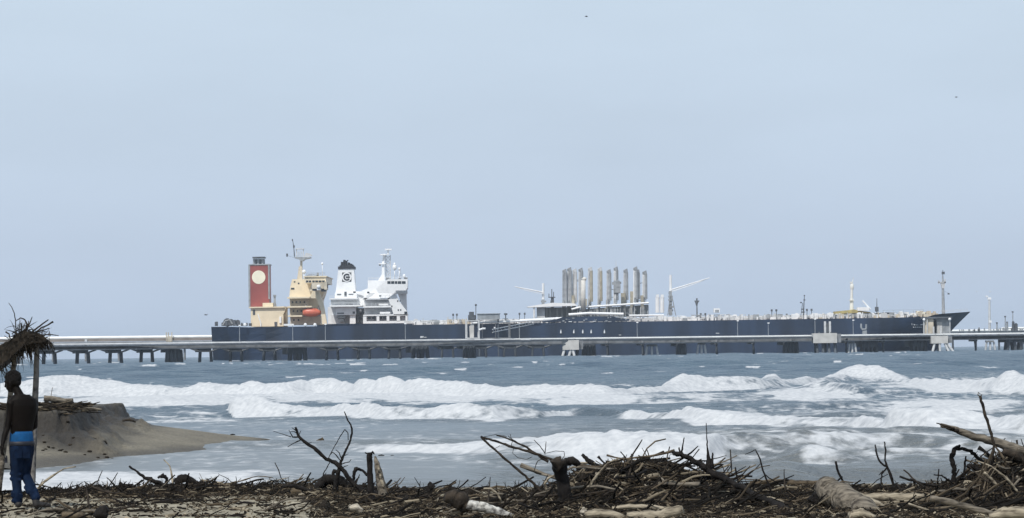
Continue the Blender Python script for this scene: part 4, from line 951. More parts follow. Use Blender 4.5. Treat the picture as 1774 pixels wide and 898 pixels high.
for (x, yt, yb, r_, c_, nm, lb, ct) in ((1741.2, 549, 574, .25, GREYM, 'instrument_post', 'thin grey post with a small dark head right of the slim light tower', 'post'),
                            (1754.3, 541, 574, .2, GREYM, 'instrument_post', 'taller thin post with a small dark head near the right edge of the photograph', 'post'),
                            (1755, 558, 574, .65, GREYD, 'standpipe', 'tall dark upright pipe near the right end of the jetty', 'pipe'), (1760, 561.5, 574, .75, GREYD, 'standpipe', 'short dark upright pipe nearest the right edge on the jetty', 'pipe'),
                            (1744.6, 559, 574, .45, GREYM, 'standpipe', 'grey upright pipe between the two thin posts on the jetty', 'pipe'), (1726.8, 560, 574, .3, GREYM, 'standpipe', 'small crooked grey pipe right of the slim light tower', 'pipe')):
    o = empty(nm, P(x, yb, YJ(x)+3), lb, ct); m = MB(); m.tube([P(x, yb, YJ(x)+3), P(x, yt, YJ(x)+3)], [r_, r_*.8], 8); m.build('pole', c_, o)
    m = MB(); m.pbox(x-1.5, yt-1.4, x+1.5, yt+.8, YJ(x)+2.7, .6); m.build('head', GREYD, o)
# white product pipe and its trestle behind, left of the stern
Y = 1345; LT = empty('pipe_trestle', (WX(200, 600, Y), Y, 0), 'far pipe trestle with one thick bright white pipe running left of the navy stern', 'trestle')
m = MB(); m.tube([P(-260, 589.6, Y), P(250, 584.6, Y), P(400, 583.0, Y)], .75, 12); m.build('white_pipe', PIPEW, LT)
m = MB(); beam(m, P(-260, 592, Y-1), P(400, 585.4, Y-1), 5, 1.15); m.build('pipe_rack', PIPEB, LT)
m = MB(); beam(m, P(-260, 597, Y-2), P(400, 590.4, Y-2), 6, .7)
for x in range(-250, 400, 57): p = P(x, 598, Y+2); m.tube([p, Vector((p.x, p.y, -1.5))], .55, 8)
m.build('deck_slab', CONC, LT)
m = MB()
for x in (287.5, 291, 297): m.pbox(x, 576, x+1.6, 592, Y-2.4, .6)
m.pbox(290, 583, 297, 592.4, Y-2.7, .5); m.build('valve_frame', CREAMD, LT)
m = MB(); m.pbox(147, 588, 151, 592, Y-2, .8); m.build('pipe_saddle', GREYL, LT)

# ================================================================== driftwood
def wood(name, c, c2, sc=9.0, st=(1, 1, 1)):
    m = mat(name, c, .85, .2, sc, c2=c2, bump=.025, spec=.2, stretch=st, detail=8); return m
DARKW = wood('dark wet driftwood', (.036, .028, .021), (.008, .007, .006))
BLACKW = wood('blackened driftwood', (.013, .011, .010), (.004, .0035, .0035))
MIDW = wood('brown driftwood', (.105, .082, .056), (.022, .017, .012))
GREYW = wood('grey weathered driftwood', (.17, .148, .118), (.05, .043, .035), 26, (.22, 1, .8))
PALEW = wood('pale bleached driftwood', (.30, .26, .195), (.085, .07, .052), 26, (.18, 1, .9))
WHITEW = wood('white bleached driftwood', (.44, .40, .33), (.14, .12, .095), 26, (.2, 1, .9))
BIRCH = wood('whitish bark', (.44, .43, .40), (.10, .095, .09), 18)
def bz(px, Y): return float(beach_z(WX(px, 850, Y), Y))
def limb(pts, Y, radii, material, m=None, dy=None, sides=8, wob=.35, seed=0, extra=4):
    """limb along photo-space points at depth Y (px), radii in px, finished with small knots and bends"""
    r_ = random.Random(seed or int(pts[0][0]*7+pts[0][1]))
    if not hasattr(radii, '__len__'): radii = [radii]*len(pts)
    if len(radii) != len(pts): radii = [float(np.interp(i/(len(pts)-1), [j/(len(radii)-1) for j in range(len(radii))], radii)) for i in range(len(pts))]
    W = [P(p[0], p[1], Y + (dy[i] if dy else 0)) for i, p in enumerate(pts)]; s = Y/F
    out_p, out_r = [], []
    for i in range(len(W)-1):
        for k in range(extra):
            t = k/extra; q = W[i].lerp(W[i+1], t); rad = (radii[i]+(radii[i+1]-radii[i])*t)*s
            if i or k: q += Vector([r_.gauss(0, 1) for _ in range(3)])*rad*wob*.6; rad *= r_.uniform(.86, 1.16) if wob > .2 else r_.uniform(.955, 1.045)
            out_p.append(q); out_r.append(rad)
    out_p.append(W[-1]); out_r.append(radii[-1]*s)
    m = m or MB(); m.tube(out_p, out_r, sides); return m
LASTY = [0]
class Wood:
    """a piece of driftwood: main stem as the first part, its side branches as parts"""
    def __init__(s, name, label, cat, base, group=None): s.o = empty(name, base, label, cat, group); s.n = 0
    def stem(s, pts, Y, r, material, part='stem', **k): limb(pts, Y, r, material, **k).build(part, material, s.o, True); return s
    def twigs(s, lst, Y, material, part='twig', **k):
        for pts, r in lst: limb(pts, Y, r, material, sides=6, **k).build(part, material, s.o, True)
        return s
GROUNDED = {'straight_log', 'large_pale_log', 'whitish_log', 'barkless_log', 'dark_stump', 'dark_clump', 'driftwood_lump', 'horizontal_log', 'driftwood_hump', 'yellowish_bundle'}
def ground_Y(pts, r):
    i = max(range(len(pts)), key=lambda j: pts[j][1] if pts[j][1] < 893 else 0) if min(p[1] for p in pts) < 893 else 0
    rr = r if not hasattr(r, '__len__') else float(np.interp(i/(len(pts)-1), [j/(len(r)-1) for j in range(len(r))], r)); Y = 37.0
    for _ in range(12): Y = .5*Y + .5*(EYE - bz(pts[i][0], Y) - .03)*F/(pts[i][1] + rr*.75 - hz(pts[i][0]))
    return Y
def log(name, label, cat, pts, Y, r, material, group=None, end=None, **k):
    if name in GROUNDED and name != 'barkless_log' : Y = ground_Y(pts, r)
    m = limb(pts, Y, r, material, sides=14, wob=.16, **k); LASTY[0] = Y
    pc = P(pts[0][0], pts[0][1], Y)
    if end is None: return tag(m.build(name, material, None, True, at=pc), label, cat, group)
    o = empty(name, pc, label, cat, group); m.build('stem', material, o, True); return o

# -- left of centre: forked dead branches, split post
w1 = Wood('dead_branch', 'long dark bare branch with twiggy tip leaning left, next to the split post', 'branch', P(648, 868, 38.4))
w1.stem([(512,740),(519,757),(532,768),(548,779),(566,795),(580,801),(598,818),(612,836),(630,853),(652,872)], 38.4, [1.9,2.6,2.8,3.0,3.2,3.8,4.2,4.0,4.4,4.8], BLACKW)
w1.twigs([([(519,757),(508,757),(501,745)], [1.6,.5]), ([(514,746),(506,741)], [1.2,.4]), ([(521,762),(511,767),(499,774)], [1.2,.5]), ([(505,757),(490,752),(474,747)], [.8,.35]),
          ([(515,751),(509,747),(503,748)], [1,.4]), ([(527,766),(535,768),(541,766)], [.8,.4]), ([(518,754),(522,746)], [.9,.4])], 38.4, BLACKW)
w2 = Wood('dead_branch', 'slender dark branch rising with a kinked top behind the long leaning branch', 'branch', P(586, 852, 39.0))
w2.stem([(597,713),(602,726),(608,736),(611,747),(608,762),(602,775),(596,788),(591,800),(588,812),(584,830),(580,850)], 39.0, [.8,1.2,1.5,1.9,1.7,1.9,2.2,2.6,3.4,4.2,4.5], BLACKW)
w2.twigs([([(604,762),(603,750),(598,744),(590,756),(582,770),(575,782),(570,793)], [.9,.7]), ([(570,793),(572,800),(566,812),(561,820),(558,833)], [.9,.9]), ([(592,800),(583,789),(577,783),(572,788)], [1.1,.7]),
          ([(589,806),(597,802),(606,800),(609,795)], [1.2,.4]), ([(592,795),(588,784),(582,779)], [1.1,.6]), ([(588,812),(598,808),(604,806)], [1.2,.4]), ([(596,790),(604,786)], [.8,.3])], 39.0, BLACKW)
w3 = Wood('root_mass', 'black tangled root mass at the foot of the two leaning branches', 'roots', P(578, 850, 39.3))
w3.stem([(549,852),(556,838),(570,830),(585,835),(600,845),(640,872)], 39.3, [5,8,9,10,7,4], BLACKW)
w3.twigs([([(550,850),(548,842),(556,833),(566,831)], 4), ([(585,838),(597,832),(610,842),(616,838)], 3), ([(610,840),(614,824),(616,811),(625,813),(640,824)], [2.6,3.2,3.4,2.6,2.4]), ([(560,846),(575,856),(600,860)], 5), ([(575,830),(580,815),(585,820)], 3),
          ([(566,834),(575,828),(590,826),(601,833)], 3), ([(490,843),(510,842),(530,848),(552,850)], [3,4])], 39.3, BLACKW, 'root')
w4 = Wood('dark_post', 'upright black broken post with jagged top standing in the debris', 'post', P(642, 898, 37.4))
w4.stem([(641,784),(640.5,795),(641,812),(642,835),(643,858),(645,880),(646,905)], 37.4, [4.6,5.2,4.8,5.8,6.0,7.2,8.5], BLACKW, wob=.2)
w4.twigs([([(641,788),(634,784.5),(632.5,784)], [1.6,.8]), ([(642,790),(646,782),(649,787)], [2,1]), ([(644,880),(654,897),(660,905)], [2.5,2.5]), ([(640,880),(630,893),(626,905)], [2.4,2])], 37.4, BLACKW, 'splinter')
w5 = Wood('split_slab', 'pale split slab of trunk leaning against the black post, tapering to a point', 'trunk', P(662, 898, 37.9))
w5.stem([(650,790),(653,802),(657,820),(661,838),(664,856),(664,876),(663,905)], 37.9, [1.2,4.8,6.5,7.8,8.4,9.4,10.5], GREYW, wob=.14)
w5.twigs([([(655,806),(660,828),(666,846)], [1.5,3,2]), ([(660,865),(665,880),(667,900)], [4,5,5])], 37.6, PALEW, 'bare_wood')
log('floating_log', 'short brown log afloat beyond the tip of the leaning branch', 'log', [(536,771),(548,767),(561,760)], 71.0, [1.6,3.2,3.4], MIDW)
# -- V-shaped branches left of the mound
w6 = Wood('dead_branch', 'slim dark branch bent into a wide V left of the debris mound', 'branch', P(930, 850, 37.0))
w6.stem([(833,756),(845,768),(862,783),(880,799),(895,812),(910,824),(925,838),(938,852),(950,868)], 37.0, [1.6,1.9,1.9,2.0,2.0,2.2,2.6,3.4,4.2], DARKW)
w6.twigs([([(833,756),(848,761),(870,768),(893,776),(915,782),(935,788),(958,797),(975,806)], [1.8,2.0,2.1,2.2,2.3,2.4,2.6,3.0]), ([(860,754),(875,758),(892,765),(912,775),(930,787),(950,800)], [1.2,1.4,1.5,1.8,1.9,2.4])], 37.0, DARKW, 'side_branch')
w6.twigs([([(880,755),(888,762),(886,772)], .6), ([(925,762),(935,772),(944,785)], [.7,.9]), ([(946,765),(945,775),(944,787)], [.6,.8]), ([(890,775),(888,785),(898,793),(912,796),(922,791)], .5), ([(928,806),(932,798),(942,794)], [.8,.6]),
          ([(928,806),(926,815)], .7), ([(946,785),(962,781),(977,782),(978,789),(974,795)], [.5,.6]), ([(856,778),(866,772)], .5), ([(838,757),(858,753),(878,756)], .5), ([(884,752),(886,760),(895,765)], .5)], 37.0, DARKW, extra=3)
w7 = Wood('tree_stump', 'thick black stump with flat cut top standing at the left end of the debris mound', 'stump', P(972, 880, 35.7))
w7.stem([(969,797),(969,806),(972,822),(976,840),(979,858),(982,880),(984,900)], 35.7, [13.5,13.5,11.5,11.5,12,15,19], BLACKW, wob=.08)
limb([(968,797),(966,801)], 35.55, [12.0,12.4], DARKW, sides=14).build('cut_face', DARKW, w7.o)
w7.twigs([([(978,800),(992,797),(1002,806)], [7,6]), ([(984,880),(1005,892),(1024,905)], [14,14]), ([(975,880),(950,890),(930,905)], [12,12])], 35.7, BLACKW, 'root')
# -- dark limbs on the mound
big = [
 ('driftwood_piece', 'short thick dark limb poking up from the crest of the debris mound', [(1008,787),(1017,796),(1030,806),(1050,818)], 37.6, [2.6,4,5,5], BLACKW),
 ('driftwood_piece', 'straight dark limb with a cut upper end on the right shoulder of the mound', [(1123,801),(1140,811),(1160,823),(1185,838)], 37.6, [4.2,4.4,4,3.6], BLACKW),
 ('driftwood_block', 'squat black block of wood resting on the mound left of the plank like limb', [(1100,808),(1110,806),(1118,810)], 37.3, [5,7,6], BLACKW),
 ('driftwood_piece', 'thin stick slanting down to the right just behind the mound crest', [(1080,790),(1088,802),(1098,812)], 37.9, [1,1.5,1.8], BLACKW),
 ('driftwood_piece', 'long brown limb lying level across the middle of the mound', [(985,846),(1010,843),(1035,842),(1066,848)], 36.0, [2,2.6,2.6,2], GREYW),
 ('driftwood_piece', 'pale curved limb along the upper mound right of the black stump', [(978,816),(992,809),(1015,809),(1040,812),(1068,812)], 36.9, [1.8,2.1,2.2,2.1,1.6], GREYW),
 ('driftwood_piece', 'pale arched stick curling down at the left foot of the mound above the whitish log', [(838,846),(850,846),(860,853),(869,868)], 35.4, [1.5,1.8,1.8,1.5], PALEW),
 ('driftwood_chunk', 'whitish pointed chunk of wood on the right side of the mound', [(1113,829),(1124,826),(1142,820)], 36.6, [2,4.6,2.2], PALEW),
 ('driftwood_chunk', 'bright white splinter of wood below the pointed chunk on the mound', [(1114,840),(1130,842),(1149,848)], 36.3, [2,3.8,1.8], WHITEW),
 ('driftwood_piece', 'pale hooked stick curving behind the left side of the black stump', [(947,848),(944,838),(950,828),(960,823)], 36.5, [2.2,2.2,2.0,1.6], PALEW),
 ('driftwood_piece', 'tan stick slanting from the mound foot up to the bright white splinter', [(1058,870),(1072,856),(1088,842)], 35.6, [1.6,1.8,1.4], MIDW),
]
for nm, lb, pts, Y, r, mt_ in big: log(nm, lb, 'driftwood', pts, Y, r, mt_)
# -- logs at the bottom edge
o = log('whitish_log', 'whitish log with dark ring bands lying at the bottom edge left of the black stump', 'log', [(811,873),(826,877),(842,880),(862,886),(890,893)], 34.4, [8.4,8.6,8.4,7.6,3], BIRCH, end=True)
limb([(842,880),(843.5,880.4)], LASTY[0], [8.9,8.9], DARKW, sides=14).build('ring_band', DARKW, o)
log('large_pale_log', 'large pale log lying level at the bottom edge right of centre', 'log', [(1086,894),(1110,896),(1140,893),(1170,886),(1182,882)], 34.2, [8,11,11,9,7], PALEW)
log('large_pale_log', 'short pale broken log just left of the level bottom log', 'log', [(1015,893),(1035,890),(1060,893),(1080,898)], 34.4, [8,10,9,6], PALEW)
log('driftwood_chunk', 'upright pale chip of wood at the bottom edge beneath the mound', 'driftwood', [(1010,898),(1010,886),(1013,880)], 34.3, [6,7,3], WHITEW)
log('large_pale_log', 'wide pale plank half buried at the bottom edge under the forked trunk', 'log', [(1060,880),(1090,877),(1130,879),(1165,882)], 34.7, [3.5,4.5,5,4], PALEW)
# -- forked dark trunk right of the mound
w8 = Wood('fallen_tree', 'long dark fallen trunk with forked raised tip slanting down to the bottom right of centre', 'trunk', P(1300, 860, 36.5))
w8.stem([(1164,783),(1175,786),(1190,792),(1208,803),(1226,814),(1245,824),(1268,836),(1290,848),(1312,860),(1334,870),(1356,880),(1378,889),(1405,902)], 36.5, [2.4,4.6,4.4,4.6,5.4,6.2,5.0,5.2,5.6,6.6,6.6,6,5], BLACKW, dy=[0,0,0,0,0,-.1,-.3,-.5,-.8,-1.1,-1.4,-1.8,-2.2])
w8.twigs([([(1185,758),(1183,768),(1181,780),(1180,790)], [.9,1.2,1.6,3]), ([(1176,775),(1177,786)], [1.2,2]), ([(1168,789),(1161,786),(1158,793)], [.6,.4])], 36.5, BLACKW)
w8.twigs([([(1223,733),(1224,755),(1225,775),(1227,795),(1228,812),(1227,828)], [.7,.9,1.3,3.4,6.4,4.2]), ([(1234,784),(1233,798),(1232,812)], [1.1,2.6,4]), ([(1226,796),(1240,794),(1258,789)], [1,.6]), ([(1234,812),(1240,805)], 1.2),
          ([(1247,800),(1253,812),(1255,824)], [.6,.9]), ([(1256,808),(1264,802),(1270,796)], [.4,.3])], 36.5, BLACKW, 'side_branch')
singles = [
 ('bare_twig', 'thin bent twig with hooked tip standing right of the fallen trunk', [[(1290,787),(1300,783),(1308,779),(1316,795),(1321,815),(1330,838),(1339,862)], [.5,.8,1.0,1.3,1.5,1.7,1.9]], 35.6, BLACKW),
 ('bare_twig', 'short upright twig beside the thin bent twig', [[(1273,809),(1275,822),(1279,838)], [1.4,1.5,1.6]], 36.4, BLACKW),
 ('bare_twig', 'dark curved twig standing just behind the big barkless log', [[(1447,799),(1449,812),(1455,826),(1464,842)], [2.0,2.0,2.0,1.6]], 40.0, BLACKW),
]
for nm, lb, (pts, r), Y, mt_ in singles: log(nm, lb, 'twig', pts, Y, r, mt_)
log('horizontal_log', 'long dark brown log lying level behind the fallen trunk above the sand', 'log', [(1298,836),(1330,834.6),(1370,835.6),(1400,836),(1432,836)], 41.5, [3.2,4.2,4.6,4.2,4], MIDW)
# -- big barkless log and neighbours
o = log('barkless_log', 'big thick smooth barkless log at the bottom right, widest at its broken left end', 'log', [(1426,843),(1441,853),(1461,866),(1486,882),(1512,902)], 35.0, [20,23,24.5,25,24], GREYW, end=True, dy=[0,-.15,-.35,-.6,-.9])
limb([(1470,850),(1484,858),(1502,868),(1530,884),(1565,903)], 34.7, [3,7,9,9.5,10], PALEW, sides=10, wob=.1).build('pale_limb', PALEW, o, True)
limb([(1402,868),(1412,866),(1425,869)], 34.9, [7,11,8], BLACKW, sides=10).build('black_knot', BLACKW, o, True)  # black knot at the log's lower left end
log('large_pale_log', 'broken pale block of wood at the bottom edge below the big barkless log', 'log', [(1470,894),(1490,889),(1515,897)], 33.6, [9,9,5], PALEW)
log('straight_log', 'straight pale brown log lying level right of the big barkless log', 'log', [(1496,862),(1530,861),(1565,862),(1600,862)], 37.6, [7,8,8.5,8], PALEW)
log('straight_log', 'long pole like log slanting down to the right in front of the right hand pile', 'log', [(1610,863),(1640,868),(1680,879),(1722,891)], 36.6, [5.5,5.5,5.5,4.5], GREYW)
log('straight_log', 'thin pale pole at the bottom between the two level logs', 'log', [(1572,872),(1600,882),(1640,896)], 35.0, [2,2.2,2.2], PALEW)
log('straight_log', 'thin level pole running under the right end of the straight pale brown log', 'log', [(1480,856),(1520,854),(1560,855)], 38.2, [2,2,1.6], MIDW)
log('large_pale_log', 'pale log end at the bottom right corner', 'log', [(1712,896),(1735,890),(1765,888),(1800,892)], 34.0, [7,10,11,11], PALEW)
# -- twigs right
w9 = Wood('forked_twig', 'dark forked twig shaped like a Y standing alone right of the big barkless log', 'twig', P(1548, 850, 38.5))
w9.stem([(1531,765),(1533,780),(1532,797),(1535,808),(1541,822),(1546,838),(1547,852)], 38.5, [1.0,1.4,1.6,2.0,2.4,2.6,3.0], BLACKW)
w9.twigs([([(1515,770),(1517,785),(1523,800),(1533,808)], [1.2,1.5,1.6,1.8]), ([(1534,811),(1526,822),(1525,835),(1525,848)], [1.5,1.4,1.3]), ([(1529,815),(1521,823)], [1.2,.6]), ([(1547,842),(1555,835)], [1.6,.8])], 38.5, BLACKW)
w10 = Wood('leaning_log', 'long bare trunk with split left tip leaning out over the right hand pile', 'trunk', P(1774, 784, 37.2))
w10.stem([(1628,735),(1645,741),(1665,748),(1690,757),(1715,763),(1745,773),(1775,783),(1815,797)], 37.2, [2.2,4.6,6.0,6.6,7.4,8.4,9,10], GREYW, wob=.14)
w10.twigs([([(1621,733),(1635,737),(1652,743)], [.9,1.8,3]), ([(1628,739),(1640,742),(1660,747)], [1,1.8,3])], 37.1, DARKW, 'splinter')
log('leaning_log', 'shorter dark trunk lying just below the long leaning trunk at the right edge', 'trunk', [(1736,781),(1755,789),(1780,802),(1810,818)], 37.0, [6,8,9,10], DARKW)
w11 = Wood('tall_stick', 'tall dark stick with frayed pale tip crossing in front of the long leaning trunk', 'stick', P(1716, 830, 36.6))
w11.stem([(1697,686),(1702,705),(1709,728),(1716,752),(1721,772),(1718,790),(1716,812),(1716,832)], 36.6, [2.6,2.6,2.6,2.6,2.4,2.2,3.0,3.6], DARKW)
w11.twigs([([(1697,688),(1693,684),(1694,680),(1698,683)], [1.0,.5]), ([(1698,690),(1700,683)], [1.2,.5]), ([(1721,772),(1730,782),(1740,800)], [1.8,2])], 36.6, MIDW, 'frayed_tip')
w12 = Wood('hooked_branch', 'thick dark hooked branch arching up from the left side of the right hand pile', 'branch', P(1652, 838, 37.4))
w12.stem([(1662,771),(1652,778),(1648,792),(1650,808),(1652,822),(1651,838)], 37.4, [2.2,4.2,4.4,4.4,3.8,3.6], BLACKW)
w12.twigs([([(1656,778),(1668,778),(1680,782),(1692,793),(1704,801),(1714,812)], [2.4,3.0,3.4,3.2,3.0,2.6]), ([(1672,790),(1670,805),(1668,826)], [1.4,2,2.2]), ([(1674,806),(1684,808),(1693,817),(1706,822)], [4,4.6,4.8,3.6]),
          ([(1650,836),(1640,830),(1630,824),(1616,822)], [2,1.6,1.4,1.2]), ([(1625,812),(1624,825),(1622,838)], [1.2,1.2,1]), ([(1557,825),(1580,833),(1600,838),(1630,843)], [1.8,2,2.2,2]), ([(1580,830),(1583,842)], 1.2)], 37.4, BLACKW, 'side_branch')
for lb, pts, Y, r, mt_ in (
 ('pale stick slanting down right across the dark right hand pile', [(1703,818),(1718,832),(1732,848),(1748,866)], 36.0, [2.4,2.6,2.2,1.8], PALEW),
 ('long tan stick crossing the pale slanting stick low in the right hand pile', [(1706,880),(1728,862),(1750,846),(1766,828)], 35.9, [1.8,2.2,2.0,2.0], GREYW),
 ('pale upright stick at the far right edge of the pile', [(1760,824),(1763,835),(1763,856)], 36.1, [2.0,2.2,1.8], GREYW),
 ('tan stick slanting up to the right left of the crossed sticks', [(1646,865),(1660,852),(1680,842)], 36.4, [1.5,1.8,1.4], MIDW)):
    log('driftwood_stick', lb, 'stick', pts, Y, r, mt_)
log('driftwood_chunk', 'rounded whitish lump of wood tucked into the left side of the right hand pile', 'driftwood', [(1666,846),(1674,840),(1684,838)], 37.2, [5,9,5], PALEW)
log('driftwood_chunk', 'broken white lump near the middle of the right hand pile', 'driftwood', [(1680,858),(1688,860),(1694,868)], 36.6, [5,6,4], WHITEW)
# -- left part
w13 = Wood('dead_branch', 'short dark branch pointing up left out of the debris strip, above the white wash', 'branch', P(290, 842, 42.0))
w13.stem([(225,807),(238,816),(252,827),(266,832),(282,838),(300,845)], 42.0, [1.8,2.1,2.8,4.0,3.6,3.2], BLACKW)
w13.twigs([([(275,828),(284,824),(290,828),(288,842)], [2.4,4,2.8,2.2])], 42.0, BLACKW, 'root')
log('driftwood_hump', 'humped black piece of driftwood on the debris strip right of the short dark branch', 'driftwood', [(306,838),(314,830),(325,829),(336,834),(350,843)], 42.0, [6,8,7,6,5], BLACKW)
log('dark_clump', 'round black clump of matted debris on the sand near the bottom left', 'clump', [(166,894),(177,888),(188,880)], 34.9, [5,12.5,6], BLACKW)
log('dark_clump', 'small black clump of debris at the water line between the split trunk and the mound', 'clump', [(742,851),(747,843),(744,836),(752,845)], 41.0, [5,6,3,5], BLACKW)
log('dark_clump', 'tiny black clump on the sand just right of the split trunk', 'clump', [(697,851),(703,849),(710,851)], 42.5, [3,4,3], BLACKW)
log('driftwood_stick', 'long brown stick lying near the feet of the walking person', 'stick', [(100,866),(120,878),(140,887),(158,897)], 35.6, [2,2.2,2.4,2.4], MIDW)
log('large_pale_log', 'half buried brown log at the bottom edge left of the round black clump', 'log', [(110,892),(135,893),(160,899)], 34.4, [6,7,6], MIDW)
log('dark_stump', 'wide dark broken stump lying low on the sand left of the whitish log', 'stump', [(770,862),(785,862),(802,868),(808,884)], 35.6, [7,15,16,10], DARKW)
log('driftwood_lump', 'grey stone like lump of wood beside the foot of the black post', 'driftwood', [(606,880),(616,878),(628,886)], 36.0, [5,7,5], WHITEW)
log('yellowish_bundle', 'yellowish brown bundle of leaves on the debris strip left of the root tangle', 'clump', [(505,853),(513,848),(522,855)], 39.0, [4,7,4], MIDW)
# -- things on the sand bank and afloat
log('bank_log', 'grey log lying on top of the sand bank behind the person', 'log', [(77,690),(92,692),(108,694),(127,694)], 66.5, [5,5.6,4.4,4], GREYW)
log('bank_branch', 'flat weathered branch at the right end of the sand bank top', 'branch', [(118,708),(140,707),(160,708),(177,710)], 66.0, [2,2.4,2.2,2.0], GREYW)
log('bank_branch', 'thin twig standing on the grey bank log', 'twig', [(92,671),(90,680),(89,690)], 66.5, [.4,.5,.6], MIDW)
log('bank_branch', 'dark stick on the bank edge where the sand spit begins', 'branch', [(213,729),(225,727),(236,731)], 68.5, [1.6,2.2,1.6], DARKW)
for px, py, Y, sc_, lb in ((186,772.5+9,64.0,2.2,'small dark stick on the sand spit slope'), (404,753,72.5,1.6,'tiny dark stub on the crest of the sand spit'), (385,788,66,2.2,'dark flat fragment in the shallow water beyond the sand spit'),
                       (171,803,61.6,1.3,'tiny dark fragment in the shallows below the sand bank'), (830,791,60.0,3.0,'dark plank afloat in front of the near breaker'), (661,789,61.2,2.0,'dark fragment afloat right of the leaning branch'),
                       (680,789,61.2,1.2,'smaller dark fragment afloat beside another'), (340,755,72,1.2,'speck of driftwood on the spit crest')):
    m = MB(); c_ = P(px, py, Y); s = Y/F*sc_; m.tube([c_-Vector((s*2.6, 0, 0)), c_+Vector((0, 0, s*.3)), c_+Vector((s*2.6, 0, 0))], [s*.5, s*.75, s*.4], 7)
    tag(m.build('floating_fragment', BLACKW, None, True, at=c_), lb, 'driftwood')

# ------------------------------------------------------------------ loose sticks: one prototype of each shape, copied
def pile_h(px, Y):
    """extra height of the matted debris above the sand at photo column px"""
    h = (.44 if px < 1085 else .44-.10*min(1, (px-1085)/100))*math.exp(-((px-1085)/122)**4)*math.exp(-((Y-37.6)/1.7)**2) + .16*math.exp(-((px-1200)/110)**2)*math.exp(-((Y-38)/2.2)**2)
    h += .52*math.exp(-((px-1790)/110)**4)*math.exp(-((Y-37.8)/1.9)**2)
    h += .11*math.exp(-((px-350)/260)**4)*math.exp(-((Y-42.0)/1.5)**2) + .10*math.exp(-((px-600)/110)**4)*math.exp(-((Y-39)/2.0)**2)
    h += .06*math.exp(-((px-800)/60)**2)*math.exp(-((Y-37)/2)**2)
    return h
# solid matted core under the sticks
gx = np.linspace(-8.6, 8.6, 330); gy = np.linspace(33.0, 45.0, 150); GY, GX = np.meshgrid(gy, gx, indexing='ij')
PX_ = 887 + F*GX/GY + 5.7
ph = np.vectorize(pile_h)(PX_, GY)
core = beach_z(GX, GY) + ph*.80*(0.65+.7*fbm(GX*1.6, GY*1.6, 4, 5)) - .05 + .06*(fbm(GX*4, GY*4, 3, 15)-.5)*(ph > .03)
tag(grid_obj('debris_mat', GX, GY, core, mat('rotting plant matter', (.060, .048, .034), .95, .3, 6, c2=(.012, .010, .008), bump=.05, spec=.1)), kind='stuff')

def stick_proto(k, material):
    r_ = random.Random(100+k); L = r_.uniform(.35, .95); n = 8; m = MB(); x = -L/2; p = Vector((x, 0, 0)); pts = []; rad = r_.uniform(.007, .022); rs = []
    a, b = 0, 0
    for i in range(n+1):
        pts.append(p.copy()); rs.append(rad*(1.1-.7*i/n)*r_.uniform(.72, 1.25)); a += r_.gauss(0, .24); b += r_.gauss(0, .18)
        p += Vector((math.cos(a), math.sin(a), math.sin(b)))*L/n
    m.tube(pts, rs, 7)
    return m.build('driftwood_stick', material, None, True), pts, rs
protos = []
wmats = [BLACKW, DARKW, DARKW, MIDW, GREYW, MIDW, PALEW, DARKW, BLACKW, GREYW, DARKW, MIDW]
for k in range(12):
    o, pts, rs = stick_proto(k, wmats[k])
    t = MB(); j = 2+k % 3; q = pts[j]; r_ = random.Random(k)
    t.tube([q, q+Vector((.05, .05, .03)), q+Vector((r_.uniform(.08, .14), r_.uniform(.08, .16), .06))], [rs[j]*.6, rs[j]*.5, rs[j]*.25], 5)
    tw = t.build('side_twig', wmats[k], o, True)
    protos.append(o)
regions = [(60, 560, 40.4, 43.4, 56, 'in the debris strip at the far left of the shore'), (560, 760, 36, 41, 22, 'lying around the black post and its split slab'),
 (965, 1250, 35.2, 38.8, 96, 'in the big debris mound right of the black stump'), (1255, 1420, 35.6, 38.6, 26, 'scattered beneath the long fallen trunk'),
 (1560, 1774, 35.4, 38.6, 46, 'in the tangled pile at the far right'), (765, 960, 34.6, 38.6, 22, 'left of the black stump around the whitish log'), (100, 555, 35, 39.8, 24, 'lying on open sand at the bottom left')]
TONE = {0: 'blackish', 1: 'dark brown', 2: 'dark brown', 3: 'mid brown', 4: 'grey', 5: 'mid brown', 6: 'pale', 7: 'dark brown', 8: 'blackish', 9: 'grey', 10: 'dark brown', 11: 'mid brown'}
used = set(); r_ = random.Random(77)
for (x0, x1, ya_, yb2, n, where) in regions:
    for i in range(n):
        k = r_.choice(range(12)) if n < 40 else r_.choice([0, 1, 2, 7, 8, 10, 0, 1, 8, 10, 2, 7, 3, 4, 5, 9, 11, 6]); px = r_.uniform(x0, x1); Y = r_.uniform(ya_, yb2)
        if k not in used: o = protos[k]; used.add(k)
        else: o = copy_tree(protos[k])
        h = pile_h(px, Y)
        o.location = (WX(px, 860, Y), Y, bz(px, Y) + h*r_.uniform(.75, 1.12) + .015)
        tilt = r_.gauss(0, .14 + .55*min(h, .45)); o.rotation_euler = (r_.uniform(0, 6.28), tilt, r_.choice([0, math.pi]) + r_.gauss(0, .55))
        s = r_.uniform(.6, 1.5) if 'mound' in where or 'pile' in where else r_.uniform(.6, 1.25); o.scale = (s, s, s*.9)
        tag(o, TONE[k] + ' stick ' + where, 'stick', TONE[k] + ' sticks ' + where)

